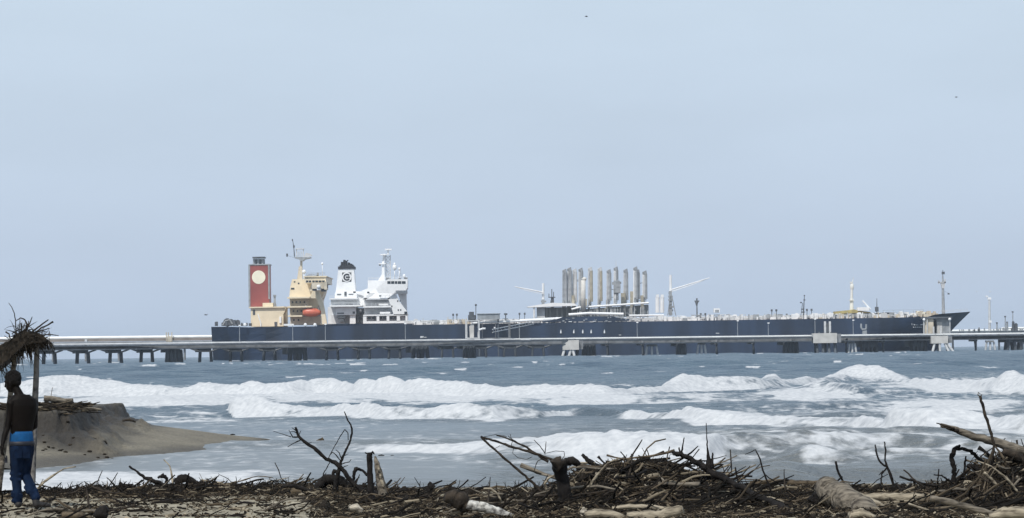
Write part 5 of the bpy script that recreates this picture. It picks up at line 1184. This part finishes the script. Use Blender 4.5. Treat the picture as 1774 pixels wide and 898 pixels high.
# ------------------------------------------------------------------ litter too fine to count
lm = bpy.data.materials.new('litter of twigs and chips'); lm.use_nodes = True; t = lm.node_tree; b = t.nodes['Principled BSDF']; b.inputs['Roughness'].default_value = .9; b.inputs['Specular IOR Level'].default_value = .15
at = t.nodes.new('ShaderNodeAttribute'); at.attribute_name = 'tint'; cr = t.nodes.new('ShaderNodeValToRGB'); t.links.new(at.outputs['Fac'], cr.inputs[0]); t.links.new(cr.outputs[0], b.inputs['Base Color'])
ce = cr.color_ramp.elements; ce[0].position = 0; ce[0].color = (.008, .007, .006, 1); ce[1].position = 1; ce[1].color = (.40, .35, .26, 1)
q = ce.new(.45); q.color = (.024, .019, .014, 1); q = ce.new(.75); q.color = (.095, .074, .050, 1)
lit = MB(); r_ = random.Random(5)
def litter(n, x0, x1, ya_, yb2, dens=None, Lm=.16, upright=.2, dark=0):
    for i in range(n):
        px = r_.uniform(x0, x1); Y = r_.uniform(ya_, yb2)
        if dens and r_.random() > dens(px, Y): continue
        h = pile_h(px, Y); z = bz(px, Y) + h*r_.uniform(.55, 1.10) + .008
        L = Lm*r_.uniform(.25, 1.5)*r_.uniform(.5, 1.3); a = r_.gauss(0, .8); el = r_.gauss(0, upright + .5*min(h, .5)); rad = r_.uniform(.003, .010)*(1.6 if r_.random() < .12 else 1)
        d = Vector((math.cos(a)*math.cos(el), math.sin(a)*math.cos(el), math.sin(el)))*L/2; c_ = Vector((WX(px, 860, Y), Y, z)); bend = Vector((r_.gauss(0, .1), r_.gauss(0, .1), r_.gauss(0, .12)))*L
        lit.tube([c_-d, c_+bend, c_+d], [rad, rad*.9, rad*.45], 4, tint=max(0, min(1, r_.betavariate(1.5, 1.9)-dark)))
def leafy(n, x0, x1, ya_, yb2, s=.03, dens=None):
    for i in range(n):
        px = r_.uniform(x0, x1); Y = r_.uniform(ya_, yb2)
        if dens and r_.random() > dens(px, Y): continue
        h = pile_h(px, Y); c_ = Vector((WX(px, 860, Y), Y, bz(px, Y)+h*r_.uniform(.6, 1.05)+.01)); e3 = Euler((r_.gauss(0, .5), r_.gauss(0, .5), r_.uniform(0, 6)))
        ss = s*r_.uniform(.4, 1.7); lit.obox(c_, (ss*1.8, ss, ss*.25), e3.to_matrix(), tint=r_.betavariate(1.6, 1.6))
strip = lambda px, Y: 1.0 if (Y > 40.2 or px > 560) else .55*float(vnoise(np.array([px/60.]), np.array([Y/1.1]), 3)[0] > .48) + .10
litter(4200, -40, 600, 36.5, 43.9, strip, .15); litter(2600, -40, 600, 40.6, 43.7, None, .16, .35, .15)
litter(2600, 540, 760, 34.5, 42, None, .16, .3); litter(2200, 680, 960, 34, 42.0, None, .17)
litter(6500, 880, 1260, 34.2, 39.6, None, .20, .4); litter(3400, 1200, 1480, 34.2, 40.2, None, .17, .3)
litter(2400, 1440, 1640, 34.2, 40.0, None, .17, .25); litter(3600, 1600, 1790, 34.2, 40.0, None, .24, .5, .1)
litter(900, -40, 900, 32.6, 36.8, strip, .14); litter(2600, 860, 1790, 32.5, 34.6, None, .17, .2); leafy(900, 860, 1790, 32.5, 34.6, .03)
dn = lambda px, Y: .25 + .75*float(vnoise(np.array([px/45.]), np.array([Y/.9]), 9)[0] > .45)
leafy(2600, -40, 900, 34, 43, .024, dn); leafy(3600, 900, 1790, 34, 40, .034, dn)
def chunks(n, x0, x1, ya_, yb2, L0, L1, r0, r1, dark=.25):
    for i in range(n):
        px = r_.uniform(x0, x1); Y = r_.uniform(ya_, yb2); h = pile_h(px, Y); c_ = Vector((WX(px, 860, Y), Y, bz(px, Y)+h*r_.uniform(.6, 1.05)+.02)); L = r_.uniform(L0, L1); a = r_.gauss(0, .6); el = r_.gauss(0, .08+.28*h)
        p = c_.copy(); pts = [p.copy()]; rr_ = r_.uniform(r0, r1); rs = [rr_*.6]
        for k in range(4):
            p = p + Vector((math.cos(a)*math.cos(el), math.sin(a)*math.cos(el), math.sin(el)))*L/4; a += r_.gauss(0, .25); el += r_.gauss(0, .22); pts.append(p.copy()); rs.append(rr_*r_.uniform(.7, 1.2)*(1-.13*k))
        t_ = r_.random(); lit.tube(pts, rs, 6, tint=max(0, .9*t_**2.2 - (dark if t_ < .8 else 0)))
def lumps(n, x0, x1, ya_, yb2, s0, s1):
    for i in range(n):
        px = r_.uniform(x0, x1); Y = r_.uniform(ya_, yb2); s_ = r_.uniform(s0, s1); c_ = Vector((WX(px, 860, Y), Y, bz(px, Y)+pile_h(px, Y)*.9+s_*.3))
        e3 = Euler((r_.uniform(0, 6), r_.uniform(0, 6), r_.uniform(0, 6))).to_matrix(); lit.ball(c_, s_, (1.5, .8, .6), e3, 7, 5, tint=r_.uniform(0, .3)); lit.ball(c_+Vector((s_*.8, 0, s_*.3)), s_*.6, (1, .7, 1.1), e3, 6, 4, tint=r_.uniform(0, .3))
chunks(420, -40, 620, 41.0, 43.4, .12, .5, .008, .022, .4); lumps(90, 60, 600, 41.6, 43.2, .03, .075)
chunks(150, -40, 900, 33, 41, .15, .6, .006, .018); chunks(160, 560, 960, 34, 41, .15, .6, .008, .024); lumps(26, 560, 960, 36, 41, .03, .08)
chunks(520, 890, 1250, 34.6, 38.6, .2, .75, .008, .024, .35); lumps(60, 900, 1250, 36, 38.5, .03, .09)
chunks(260, 1200, 1640, 33.4, 39.5, .2, .8, .007, .024); chunks(420, 1580, 1790, 34, 39, .25, 1.1, .008, .03, .35); lumps(40, 1250, 1790, 36, 39.5, .03, .08)
def curls(n, x0, x1, ya_, yb2):       # upright curled twigs along the far edge of the strip
    for i in range(n):
        px = r_.uniform(x0, x1); Y = r_.uniform(ya_, yb2); c_ = Vector((WX(px, 860, Y), Y, bz(px, Y)+pile_h(px, Y)*.8)); p = c_.copy(); a = r_.uniform(.6, 2.5); pts = [p.copy()]; L = r_.uniform(.05, .15)
        for k in range(4):
            p = p + Vector((math.cos(a), r_.gauss(0, .2), math.sin(a)))*L/3; a += r_.gauss(0, .5); pts.append(p.copy())
        rr_ = r_.uniform(.004, .010); lit.tube(pts, [rr_, rr_, rr_*.8, rr_*.6, rr_*.4], 5, tint=r_.uniform(0, .45))
curls(520, 60, 560, 41.2, 43.4); curls(150, 640, 960, 38, 41); curls(260, 930, 1420, 36.4, 38.8); curls(200, 1560, 1790, 36.4, 39)
tag(lit.build('driftwood_litter', lm), kind='stuff')

# bank-top litter
lit2 = MB()
for i in range(1100):
    px = r_.uniform(-60, 195); Y = r_.uniform(64.3, 67.5); X = WX(px, 705, Y); z = float(bank_z(X, Y)); L = r_.uniform(.08, .7); a = r_.gauss(0, .6); el = r_.gauss(0, .12)
    if z < .9: continue
    d = Vector((math.cos(a)*math.cos(el), math.sin(a)*math.cos(el), math.sin(el)))*L/2; c_ = Vector((X, Y, z+r_.uniform(.02, .10))); lit2.tube([c_-d, c_+d], [r_.uniform(.008, .03), .008], 5, tint=r_.betavariate(1.5, 2.2))
for i in range(26):
    px = r_.uniform(70, 200); Y = r_.uniform(62.4, 64.3); X = WX(px, 770, Y); z = float(bank_z(X, Y)); s_ = r_.uniform(.015, .045); lit2.ball((X, Y, z+s_*.2), s_, (1.3, 1, .7), seg=6, rings=4, tint=r_.uniform(.1, .6))
tag(lit2.build('bank_litter', lm), kind='stuff')

# ================================================================== palm thatch shelter at the left edge
YT = 42.0
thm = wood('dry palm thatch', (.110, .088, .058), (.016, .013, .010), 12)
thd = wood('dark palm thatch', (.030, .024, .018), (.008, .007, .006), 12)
postm = wood('grey shelter post', (.17, .16, .15), (.05, .048, .046), 10)
SH = empty('palm_shelter', P(-40, 850, YT), 'rough beach shelter of dark poles roofed with ragged dry palm fronds, behind the person', 'shelter')
limb([(64.5,596),(64,630),(63,665),(61.5,700),(60,740),(58,790),(57,860)], YT, [4.9,4.8,5.2,5.6,5.6,5.8,6.2], postm, sides=12, wob=.06).build('post', postm, SH, True)
limb([(27,590),(25,625),(22,660),(17,700),(12,740),(6,790),(0,850)], YT+.4, [4.2,4.4,4.6,4.6,4.8,5,5], GREYW, sides=12, wob=.06).build('post', GREYW, SH, True)
limb([(-190,640),(-192,700),(-194,780),(-196,860)], YT, [5,5.4,5.6,6], postm, sides=12, wob=.06).build('post', postm, SH, True)
limb([(-190,640),(-192,700),(-194,780),(-196,860)], YT+2.2, [5,5.4,5.6,6], postm, sides=12, wob=.06).build('post', postm, SH, True)
limb([(62,600),(61,700),(60,780),(60,850)], YT+2.4, [4.4,4.8,5,5], postm, sides=12, wob=.06).build('post', postm, SH, True) if False else None
for yo, r2 in ((-.25, 4.4), (2.2, 4)):
    limb([(-210,655),(-80,622),(0,606),(20,603),(45,598),(70,592)], YT+yo, [r2]*6, MIDW, sides=10, wob=.08).build('roof_beam', MIDW, SH, True)
limb([(38,588),(20,600),(0,611),(-60,630)], YT-.4, [3.4,3.8,3.8,3.6], GREYW, sides=10, wob=.1).build('roof_beam', GREYW, SH, True)
# sloping bed of fronds
bed = MB(); r_ = random.Random(9)
top = [(-230, 600), (-100, 590), (-30, 594), (0, 598), (18, 590), (40, 574), (58, 574), (74, 580), (82, 588)]
bot = [(-230, 690), (-100, 662), (-30, 650), (0, 640), (18, 626), (40, 606), (58, 600), (72, 600), (80, 596)]
n = len(top); V = []
for dy in (-.5, 2.6):
    V += [P(x, y, YT+dy) for x, y in top] + [P(x, y-(6 if dy < 0 else -4), YT+dy) for x, y in bot]
fs = []
for i in range(n-1):
    a, b_, c_, d_ = i, i+1, n+i+1, n+i; fs += [(a, d_, c_, b_), (2*n+a, 2*n+b_, 2*n+c_, 2*n+d_), (a, b_, 2*n+b_, 2*n+a), (d_, 2*n+d_, 2*n+c_, c_)]
fs += [(0, 2*n, 3*n, n), (n-1, 2*n-1, 4*n-1, 3*n-1)]
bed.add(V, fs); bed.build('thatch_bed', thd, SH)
th = MB()
def blade(p, d, L, w_, droop, m, tint=None):
    pts = [p.copy()]; q = p.copy(); v = d.normalized()
    for k in range(5): v = (v + Vector((0, 0, -droop))).normalized(); q = q + v*L/5; pts.append(q.copy())
    m.tube(pts, [w_*.6, w_, w_*.9, w_*.7, w_*.45, w_*.12], 4, flat=.35)
for i in range(430):
    t_ = r_.random(); px = r_.uniform(-230, 82) if i % 3 else r_.uniform(-10, 82)
    yt_ = np.interp(px, [a for a, _ in top], [b for _, b in top]); yb_2 = np.interp(px, [a for a, _ in bot], [b for _, b in bot])
    Y = YT + r_.uniform(-.75, 2.6); p = P(px, yt_ + (yb_2-yt_)*r_.random()**1.3, Y)
    blade(p, Vector((r_.gauss(.1, .8), r_.gauss(-.2, .5), r_.gauss(-.25, .5))), r_.uniform(.10, .32), r_.uniform(.006, .016), r_.uniform(.05, .35), th)
for i in range(170):      # dense ragged head at the post
    p = P(r_.gauss(60, 12), r_.gauss(588, 7), YT+r_.uniform(-.6, .6)); blade(p, Vector((r_.gauss(0, 1), r_.gauss(0, .5), r_.gauss(0, .8))), r_.uniform(.06, .19), r_.uniform(.006, .015), r_.uniform(0, .3), th)
for i in range(110):
    p = P(r_.gauss(38, 8), r_.gauss(580, 7), YT+r_.uniform(-.6, .6)); blade(p, Vector((r_.gauss(0, 1), r_.gauss(0, .5), r_.gauss(.5, .8))), r_.uniform(.06, .22), r_.uniform(.005, .012), r_.uniform(0, .3), th)
for i in range(46):       # hanging strands
    px = r_.choice([r_.gauss(40, 7), r_.gauss(50, 4), r_.gauss(6, 5), r_.gauss(80, 4)]); y_ = float(np.interp(px, [a for a, _ in bot], [b for _, b in bot]))-3
    blade(P(px, y_, YT+r_.uniform(-.5, .5)), Vector((r_.gauss(.25, .22), 0, -1)), r_.uniform(.12, .36) if px < 60 else r_.uniform(.05, .16), r_.uniform(.007, .015), .05, th)
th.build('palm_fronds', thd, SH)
st_ = MB()
for pts, r2 in (([(15,525),(20,532),(25,543),(27,556),(28,572),(30,585)], [.5,.7,.9,1.0,1.2,1.4]), ([(28,556),(36,551),(43,554),(47,562),(44,574),(38,586)], [.8,1.0,1.2,1.6,2.0,2.2]), ([(56,549),(52,560),(46,572),(40,582)], [.7,1.1,1.4,1.6]),
                ([(36,560),(38,570),(36,580)], [1.2,1.4,1.2]), ([(84,554),(72,563),(60,572),(44,584)], [1.0,1.3,1.6,1.8]), ([(91,558),(82,564),(72,568),(58,580)], [1.5,1.3,1.4,1.6]), ([(91,557),(92,560)], [1.4,1.0]),
                ([(10,575),(16,579),(18,588)], [1.6,1.2,1.2]), ([(8,582),(14,586),(18,592)], [.6,.7,.7]), ([(86,569),(76,572),(64,576)], [.8,1,1.2]), ([(102,582),(90,580),(78,580)], [.6,.9,1.2]), ([(24,574),(28,580),(32,586)], [1.3,1.1,1]), ([(50,556),(49,566),(44,578)], [.7,1.2,1.4])):
    limb(pts, YT-.1, r2, thd, m=st_, sides=6, wob=.15)
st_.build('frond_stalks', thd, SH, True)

# ================================================================== person
PYY = 37.8; S = PYY/F
skin = mat('dark brown skin', (.0045, .0028, .0020), .6, .15, 12, spec=.12)
hairm = mat('black hair', (.006, .005, .005), .8, .3, 80, bump=.01, spec=.2)
jean = mat('blue denim', (.006, .014, .036), .95, .25, 9, c2=(.003, .008, .022), bump=.01, spec=.1)
bluef = mat('bright blue fabric', (.005, .070, .20), .8, .12, 14, spec=.2)
shoem = mat('dark shoe leather', (.015, .013, .013), .7, .2, 20)
beltm = mat('dark belt', (.010, .012, .022), .6, .2, 20)
def Q(px, py, dy=0.0): return P(px, py, PYY+dy)
PE = empty('person', Q(42, 878), 'shirtless person in jeans with bright blue waistband, seen from behind beside the debris', 'person')
def remesh(mb, name, material, parent, vox, smooth=4):
    o = mb.build(name+'_tmp', material, None); md = o.modifiers.new('r', 'REMESH'); md.mode = 'VOXEL'; md.voxel_size = vox
    m2 = o.modifiers.new('s', 'SMOOTH'); m2.iterations = smooth; m2.factor = .5
    dg = bpy.context.evaluated_depsgraph_get(); dg.update(); me = bpy.data.meshes.new_from_object(o.evaluated_get(dg)); bpy.data.objects.remove(o)
    off = origin_of(parent); me.transform(Matrix.Translation(-off)); me.polygons.foreach_set('use_smooth', [True]*len(me.polygons))
    if not me.materials: me.materials.append(material)
    n_ = bpy.data.objects.new(name, me); COL.objects.link(n_); n_.parent = parent; return n_
fwd = Vector((-.55, .83, 0)).normalized(); rgt = Vector((.83, .55, 0)).normalized()
Mb = Matrix((rgt, fwd, Vector((0, 0, 1)))).transposed()
body = MB()
tors = [(39,776,.152,.115),(38.5,762,.154,.114),(38.5,748,.152,.108),(39,734,.165,.110),(40,718,.188,.116),(40.5,703,.202,.118),(40,692,.186,.104),(38,684,.112,.078)]
rings = 20; V = []
for (px, py, a, b_) in tors:
    c_ = Q(px, py)
    for k in range(rings):
        t = 2*math.pi*k/rings; V.append(c_ + rgt*math.cos(t)*a + fwd*math.sin(t)*b_)
F_ = [(i*rings+k, i*rings+(k+1) % rings, (i+1)*rings+(k+1) % rings, (i+1)*rings+k) for i in range(len(tors)-1) for k in range(rings)]
F_ += [tuple(range(rings-1, -1, -1)), tuple((len(tors)-1)*rings+k for k in range(rings))]
body.add(V, F_)
cN = Q(38, 688); shL = Q(19.5, 700, -.11); shR = Q(59.5, 698, .11)
body.caps(cN, shL, .055, .058); body.caps(cN, shR, .055, .060)
body.ball(Q(30, 699, -.05), .085, (1, .8, 1.15), Mb); body.ball(Q(51, 699, .04), .085, (1, .8, 1.15), Mb)         # shoulder blades
body.caps(Q(37, 690), Q(28, 672, .02), .062, .052)                                                              # neck
hc = Q(22.5, 662, .02)
hM = (Matrix.Rotation(R(-14), 3, Vector((0, 1, 0))) @ Matrix((Vector((.35, -.94, 0)), Vector((-.94, -.35, 0)), Vector((0, 0, 1)))).transposed())   # y axis of the head looks left
hM = (Matrix.Rotation(R(-16), 3, Vector((0, 1, 0))) @ Matrix((Vector((.30, .954, 0)), Vector((-.954, .30, 0)), Vector((0, 0, 1)))).transposed())
hM = hM * 1.05
def H(x, y, z): return hc + hM @ Vector((x, y, z))
body.ball(H(0, -.012, .02), .095, (.80, 1.08, 1.08), hM, 20, 14)
body.ball(H(0, .035, -.045), .066, (.86, 1.0, 1.15), hM, 16, 10)          # jaw and face
body.caps(H(0, .050, -.085), H(0, .078, -.092), .026, .022)               # chin
body.caps(H(0, .094, .018), H(0, .112, -.026), .010, .015); body.ball(H(0, .112, -.028), .015)   # nose
body.caps(H(-.018, .094, -.052), H(.018, .094, -.052), .010, .010); body.caps(H(-.016, .092, -.066), H(.016, .092, -.066), .010, .010)   # lips
body.caps(H(-.034, .082, .030), H(.034, .082, .030), .013, .013)          # brow
for s in (-1, 1): body.ball(H(s*.080, -.004, -.012), .030, (.32, .62, 1), hM, 10, 8)               # ears
# left arm hangs away from the body
el, wr = Q(13.5, 742, -.13), Q(5.5, 770, -.22)
body.caps(shL, Q(18, 720, -.11), .056, .048); body.caps(Q(18, 720, -.11), el, .048, .040); body.caps(el, Q(9, 755, -.17), .041, .038); body.caps(Q(9, 755, -.17), wr, .038, .026)
# right arm bent in front of the body
elr, wrr = Q(61, 738, .14), Q(46, 752, .30)
body.caps(shR, elr, .056, .042); body.caps(elr, wrr, .041, .026)
def hand(w_, d, side, m):
    """palm with four fingers and a thumb; d is the direction of the fingers, side the thumb side"""
    d = d.normalized(); side = (side - d*side.dot(d)).normalized(); nrm = d.cross(side)
    M3 = Matrix((side, d, nrm)).transposed()
    m.ball(w_ + d*.045, .045, (.92, 1.1, .36), M3, 14, 10); m.caps(w_-d*.01, w_+d*.03, .024, .026)
    for k, (o_, L) in enumerate(((.030, .072), (.010, .080), (-.010, .075), (-.030, .060))):
        a = w_ + d*.078 + side*o_; b_ = a + (d*.92+nrm*.30)*L*.5; c_ = b_ + (d*.75+nrm*.62)*L*.34; e_ = c_ + (d*.5+nrm*.8)*L*.25
        m.caps(a-d*.02, a, .0100, .0098, 8); m.caps(a, b_, .0098, .0088, 8); m.caps(b_, c_, .0088, .0082, 8); m.caps(c_, e_, .0082, .0070, 8)
    a = w_ + d*.022 + side*.032; b_ = a + (d*.6+side*.75).normalized()*.036; c_ = b_ + (d*.88+side*.4).normalized()*.028
    m.caps(a-side*.02, a, .014, .0130, 8); m.caps(a, b_, .0130, .0110, 8); m.caps(b_, c_, .0110, .0085, 8)
hand(wr, (Q(3.5, 786, -.22)-wr), Vector((-.6, .8, 0)), body)
hand(wrr, Vector((-.8, .35, -.3)), Vector((0, 0, 1)), body)
# legs inside the jeans and ankles
hipL, hipR = Q(31, 779, -.05), Q(47, 779, .05)
knL, knR = Q(29.5, 825, -.01), Q(45.5, 822, .06); anL, anR = Q(33, 866, -.02), Q(63.5, 860, -.08)
for a, b_, c_ in ((hipL, knL, anL), (hipR, knR, anR)):
    body.caps(a, b_, .078, .054); body.caps(b_, c_, .052, .036); body.ball(a.lerp(b_, .1), .08)
remesh(body, 'body', skin, PE, .0065, 3)
# hair
hr = MB(); hr.ball(H(0, -.024, .040), .098, (.86, 1.10, 1.02), hM, 22, 16); hr.ball(H(0, .030, .082), .060, (1.05, .95, .55), hM, 16, 10); hr.ball(H(0, -.060, -.01), .064, (1.0, .8, 1.0), hM, 16, 10)
r_ = random.Random(3)
for k in range(240):
    u_ = r_.uniform(0, 6.28); v_ = r_.uniform(.05, 1.35); d = Vector((math.cos(u_)*math.sin(v_)*.086, math.sin(u_)*math.sin(v_)*.105, math.cos(v_)*.100)); hr.ball(H(d.x, d.y-.024, d.z+.040), r_.uniform(.006, .011), seg=6, rings=4)
hr.build('hair', hairm, PE, True)
# jeans
jn = MB(); V = []
jt = [(39,769,.164,.130),(39,774,.168,.135),(39,780,.168,.136),(39,789,.160,.125)]
for (px, py, a, b_) in jt:
    c_ = Q(px, py)
    for k in range(rings): t = 2*math.pi*k/rings; V.append(c_ + rgt*math.cos(t)*a + fwd*math.sin(t)*b_)
F_ = [(i*rings+k, i*rings+(k+1) % rings, (i+1)*rings+(k+1) % rings, (i+1)*rings+k) for i in range(len(jt)-1) for k in range(rings)]
F_ += [tuple(range(rings-1, -1, -1)), tuple((len(jt)-1)*rings+k for k in range(rings))]; jn.add(V, F_)
jn.ball(Q(33, 784, -.06), .088, (1, 1, 1.1)); jn.ball(Q(47, 784, -.01), .088, (1, 1, 1.1))
for a, b_, c_, kk in ((hipL, knL, anL, 0), (hipR, knR, anR, 1)):
    jn.caps(a, a.lerp(b_, .5), .102, .086); jn.caps(a.lerp(b_, .5), b_, .086, .068); jn.caps(b_, b_.lerp(c_, .5), .067, .062); jn.caps(b_.lerp(c_, .5), c_+Vector((0, 0, -.01)), .062, .064)
    for q_ in range(7):      # creases
        t = r_.random(); p = a.lerp(b_, t) if q_ < 3 else b_.lerp(c_, t); jn.caps(p+Vector((-.055, -.030, r_.uniform(-.03, .03))), p+Vector((.055, -.034, r_.uniform(-.04, .04))), .030, .024)
jo = remesh(jn, 'jeans', jean, PE, .009, 3)
pk = MB()
for px, dy_, an_ in ((33, -.165, 0), (47, -.115, 0)):
    pk.obox(Q(px, 786, dy_), (.10, .012, .115), Matrix.Rotation(R(25), 3, 'Z'))
EACH.add('back_pocket'); pk.build('back_pocket', jean, jo)
# blue shorts showing above the jeans, belt
def ringpart(name, rows_, material, parent):
    m = MB(); V = []
    for (px, py, a, b_) in rows_:
        c_ = Q(px, py)
        for k in range(28): t = 2*math.pi*k/28; V.append(c_ + rgt*math.cos(t)*a*(1+.02*math.sin(5*t+py)) + fwd*math.sin(t)*b_*(1+.02*math.sin(5*t+py)))
    L_ = len(rows_); F2 = [(i*28+k, i*28+(k+1) % 28, (i+1)*28+(k+1) % 28, (i+1)*28+k) for i in range(L_-1) for k in range(28)] + [tuple(range(27, -1, -1)), tuple((L_-1)*28+k for k in range(28))]
    m.add(V, F2); return m.build(name, material, parent, True)
ringpart('blue_waistband', [(39,772,.150,.118),(39,768,.165,.130),(38.8,760,.162,.126),(38.6,753,.154,.118),(38.5,747.5,.149,.112),(38.5,746.8,.120,.09)], bluef, PE)
ringpart('belt', [(39,771.5,.168,.134),(39,770.5,.173,.139),(39,765,.171,.136),(39,764.3,.166,.131)], beltm, PE)
# phone-like bundle of keys hanging at the hip
m = MB(); m.obox(Q(12, 797, -.15), (.035, .02, .07)); m.caps(Q(13, 790, -.14), Q(12, 798, -.14), .008, .010); m.build('hip_pouch', beltm, PE)
for a, dx in ((anL, 1), (anR, 1)):
    m = MB(); g = Vector((a.x, a.y, 0)); z0 = float(beach_z(a.x, a.y))+.03; heel = Vector((a.x+.01, a.y-.02, z0+.04)); toe = heel + Vector((-.02 if a is anL else .09, .12 if a is anL else .04, -.012))*1.3
    m.caps(heel, toe, .045, .034); m.caps(Vector((a.x, a.y, a.z-.02)), heel, .050, .048); m.caps(toe, toe+(toe-heel)*.35, .036, .026)
    remesh(m, 'shoe', shoem, PE, .007, 3)

# ================================================================== birds
birdm = mat('dark bird feathers', (.05, .05, .055), .8, .2, 5); birdw = mat('white gull feathers', (.7, .7, .7), .8, .05, 5)
def bird(px, py, Y, span, lb, material, bank=.2):
    c_ = P(px, py, Y); o = empty('seabird', c_, lb, 'bird', 'seabirds over the water'); s = span
    m = MB(); m.tube([c_+Vector((-.30*s, 0, .02*s)), c_+Vector((-.22*s, 0, .03*s)), c_, c_+Vector((.2*s, 0, -.01*s)), c_+Vector((.36*s, 0, 0))], [.012*s, .05*s, .075*s, .05*s, .02*s], 8)
    for sg in (-1, 1):
        a = c_+Vector((-.04*s, sg*.03*s, .03*s)); b_ = c_+Vector((-.02*s+sg*bank*.4*s, sg*.26*s, .16*s)); t = c_+Vector((.14*s+sg*bank*.6*s, sg*.5*s, .05*s)); wv = Vector((.13*s, 0, 0)); h = Vector((0, 0, .012*s))
        m.add([a, a+wv, b_+wv, b_, t+Vector((.03*s, 0, 0)), a+h, a+wv+h, b_+wv+h, b_+h], [(0, 1, 2, 3), (3, 2, 4), (8, 7, 6, 5), (4, 7, 8), (0, 3, 8, 5), (1, 6, 7, 2), (0, 5, 6, 1), (3, 4, 8), (2, 7, 4)])
    m.build('body', material, o); return o
bird(1016, 27.5, 520, .95, 'tiny dark bird high near the top centre of the sky', birdm)
bird(1658, 168, 560, .85, 'tiny dark bird in the upper right of the sky', birdm, -.3)
bird(356.5, 546, 620, 1.1, 'dark bird flying just above the stern of the navy tanker', birdm, .5)
bird(1691.8, 506, 900, 1.0, 'small pale gull left of the slim light tower', birdw)
bird(1715, 506, 900, 1.1, 'small pale gull just above the slim light tower', birdw, .4)

# ================================================================== haze
hm = bpy.data.materials.new('sea haze'); hm.use_nodes = True; t = hm.node_tree; t.nodes.clear()
oo = t.nodes.new('ShaderNodeOutputMaterial'); pv = t.nodes.new('ShaderNodeVolumePrincipled'); pv.inputs['Color'].default_value = (.88, .94, 1.0, 1); pv.inputs['Density'].default_value = 6.5e-5
pv.inputs['Anisotropy'].default_value = .2
t.links.new(pv.outputs[0], oo.inputs['Volume'])
m = MB(); m.box(-9000, 9000, -60, 9600, -4, 75); tag(m.build('haze', hm), kind='stuff')

for o in scn.objects:
    if o.parent is None and 'label' in o and len(o['label'].split()) > 16: print('LONG LABEL', o.name, o['label'])
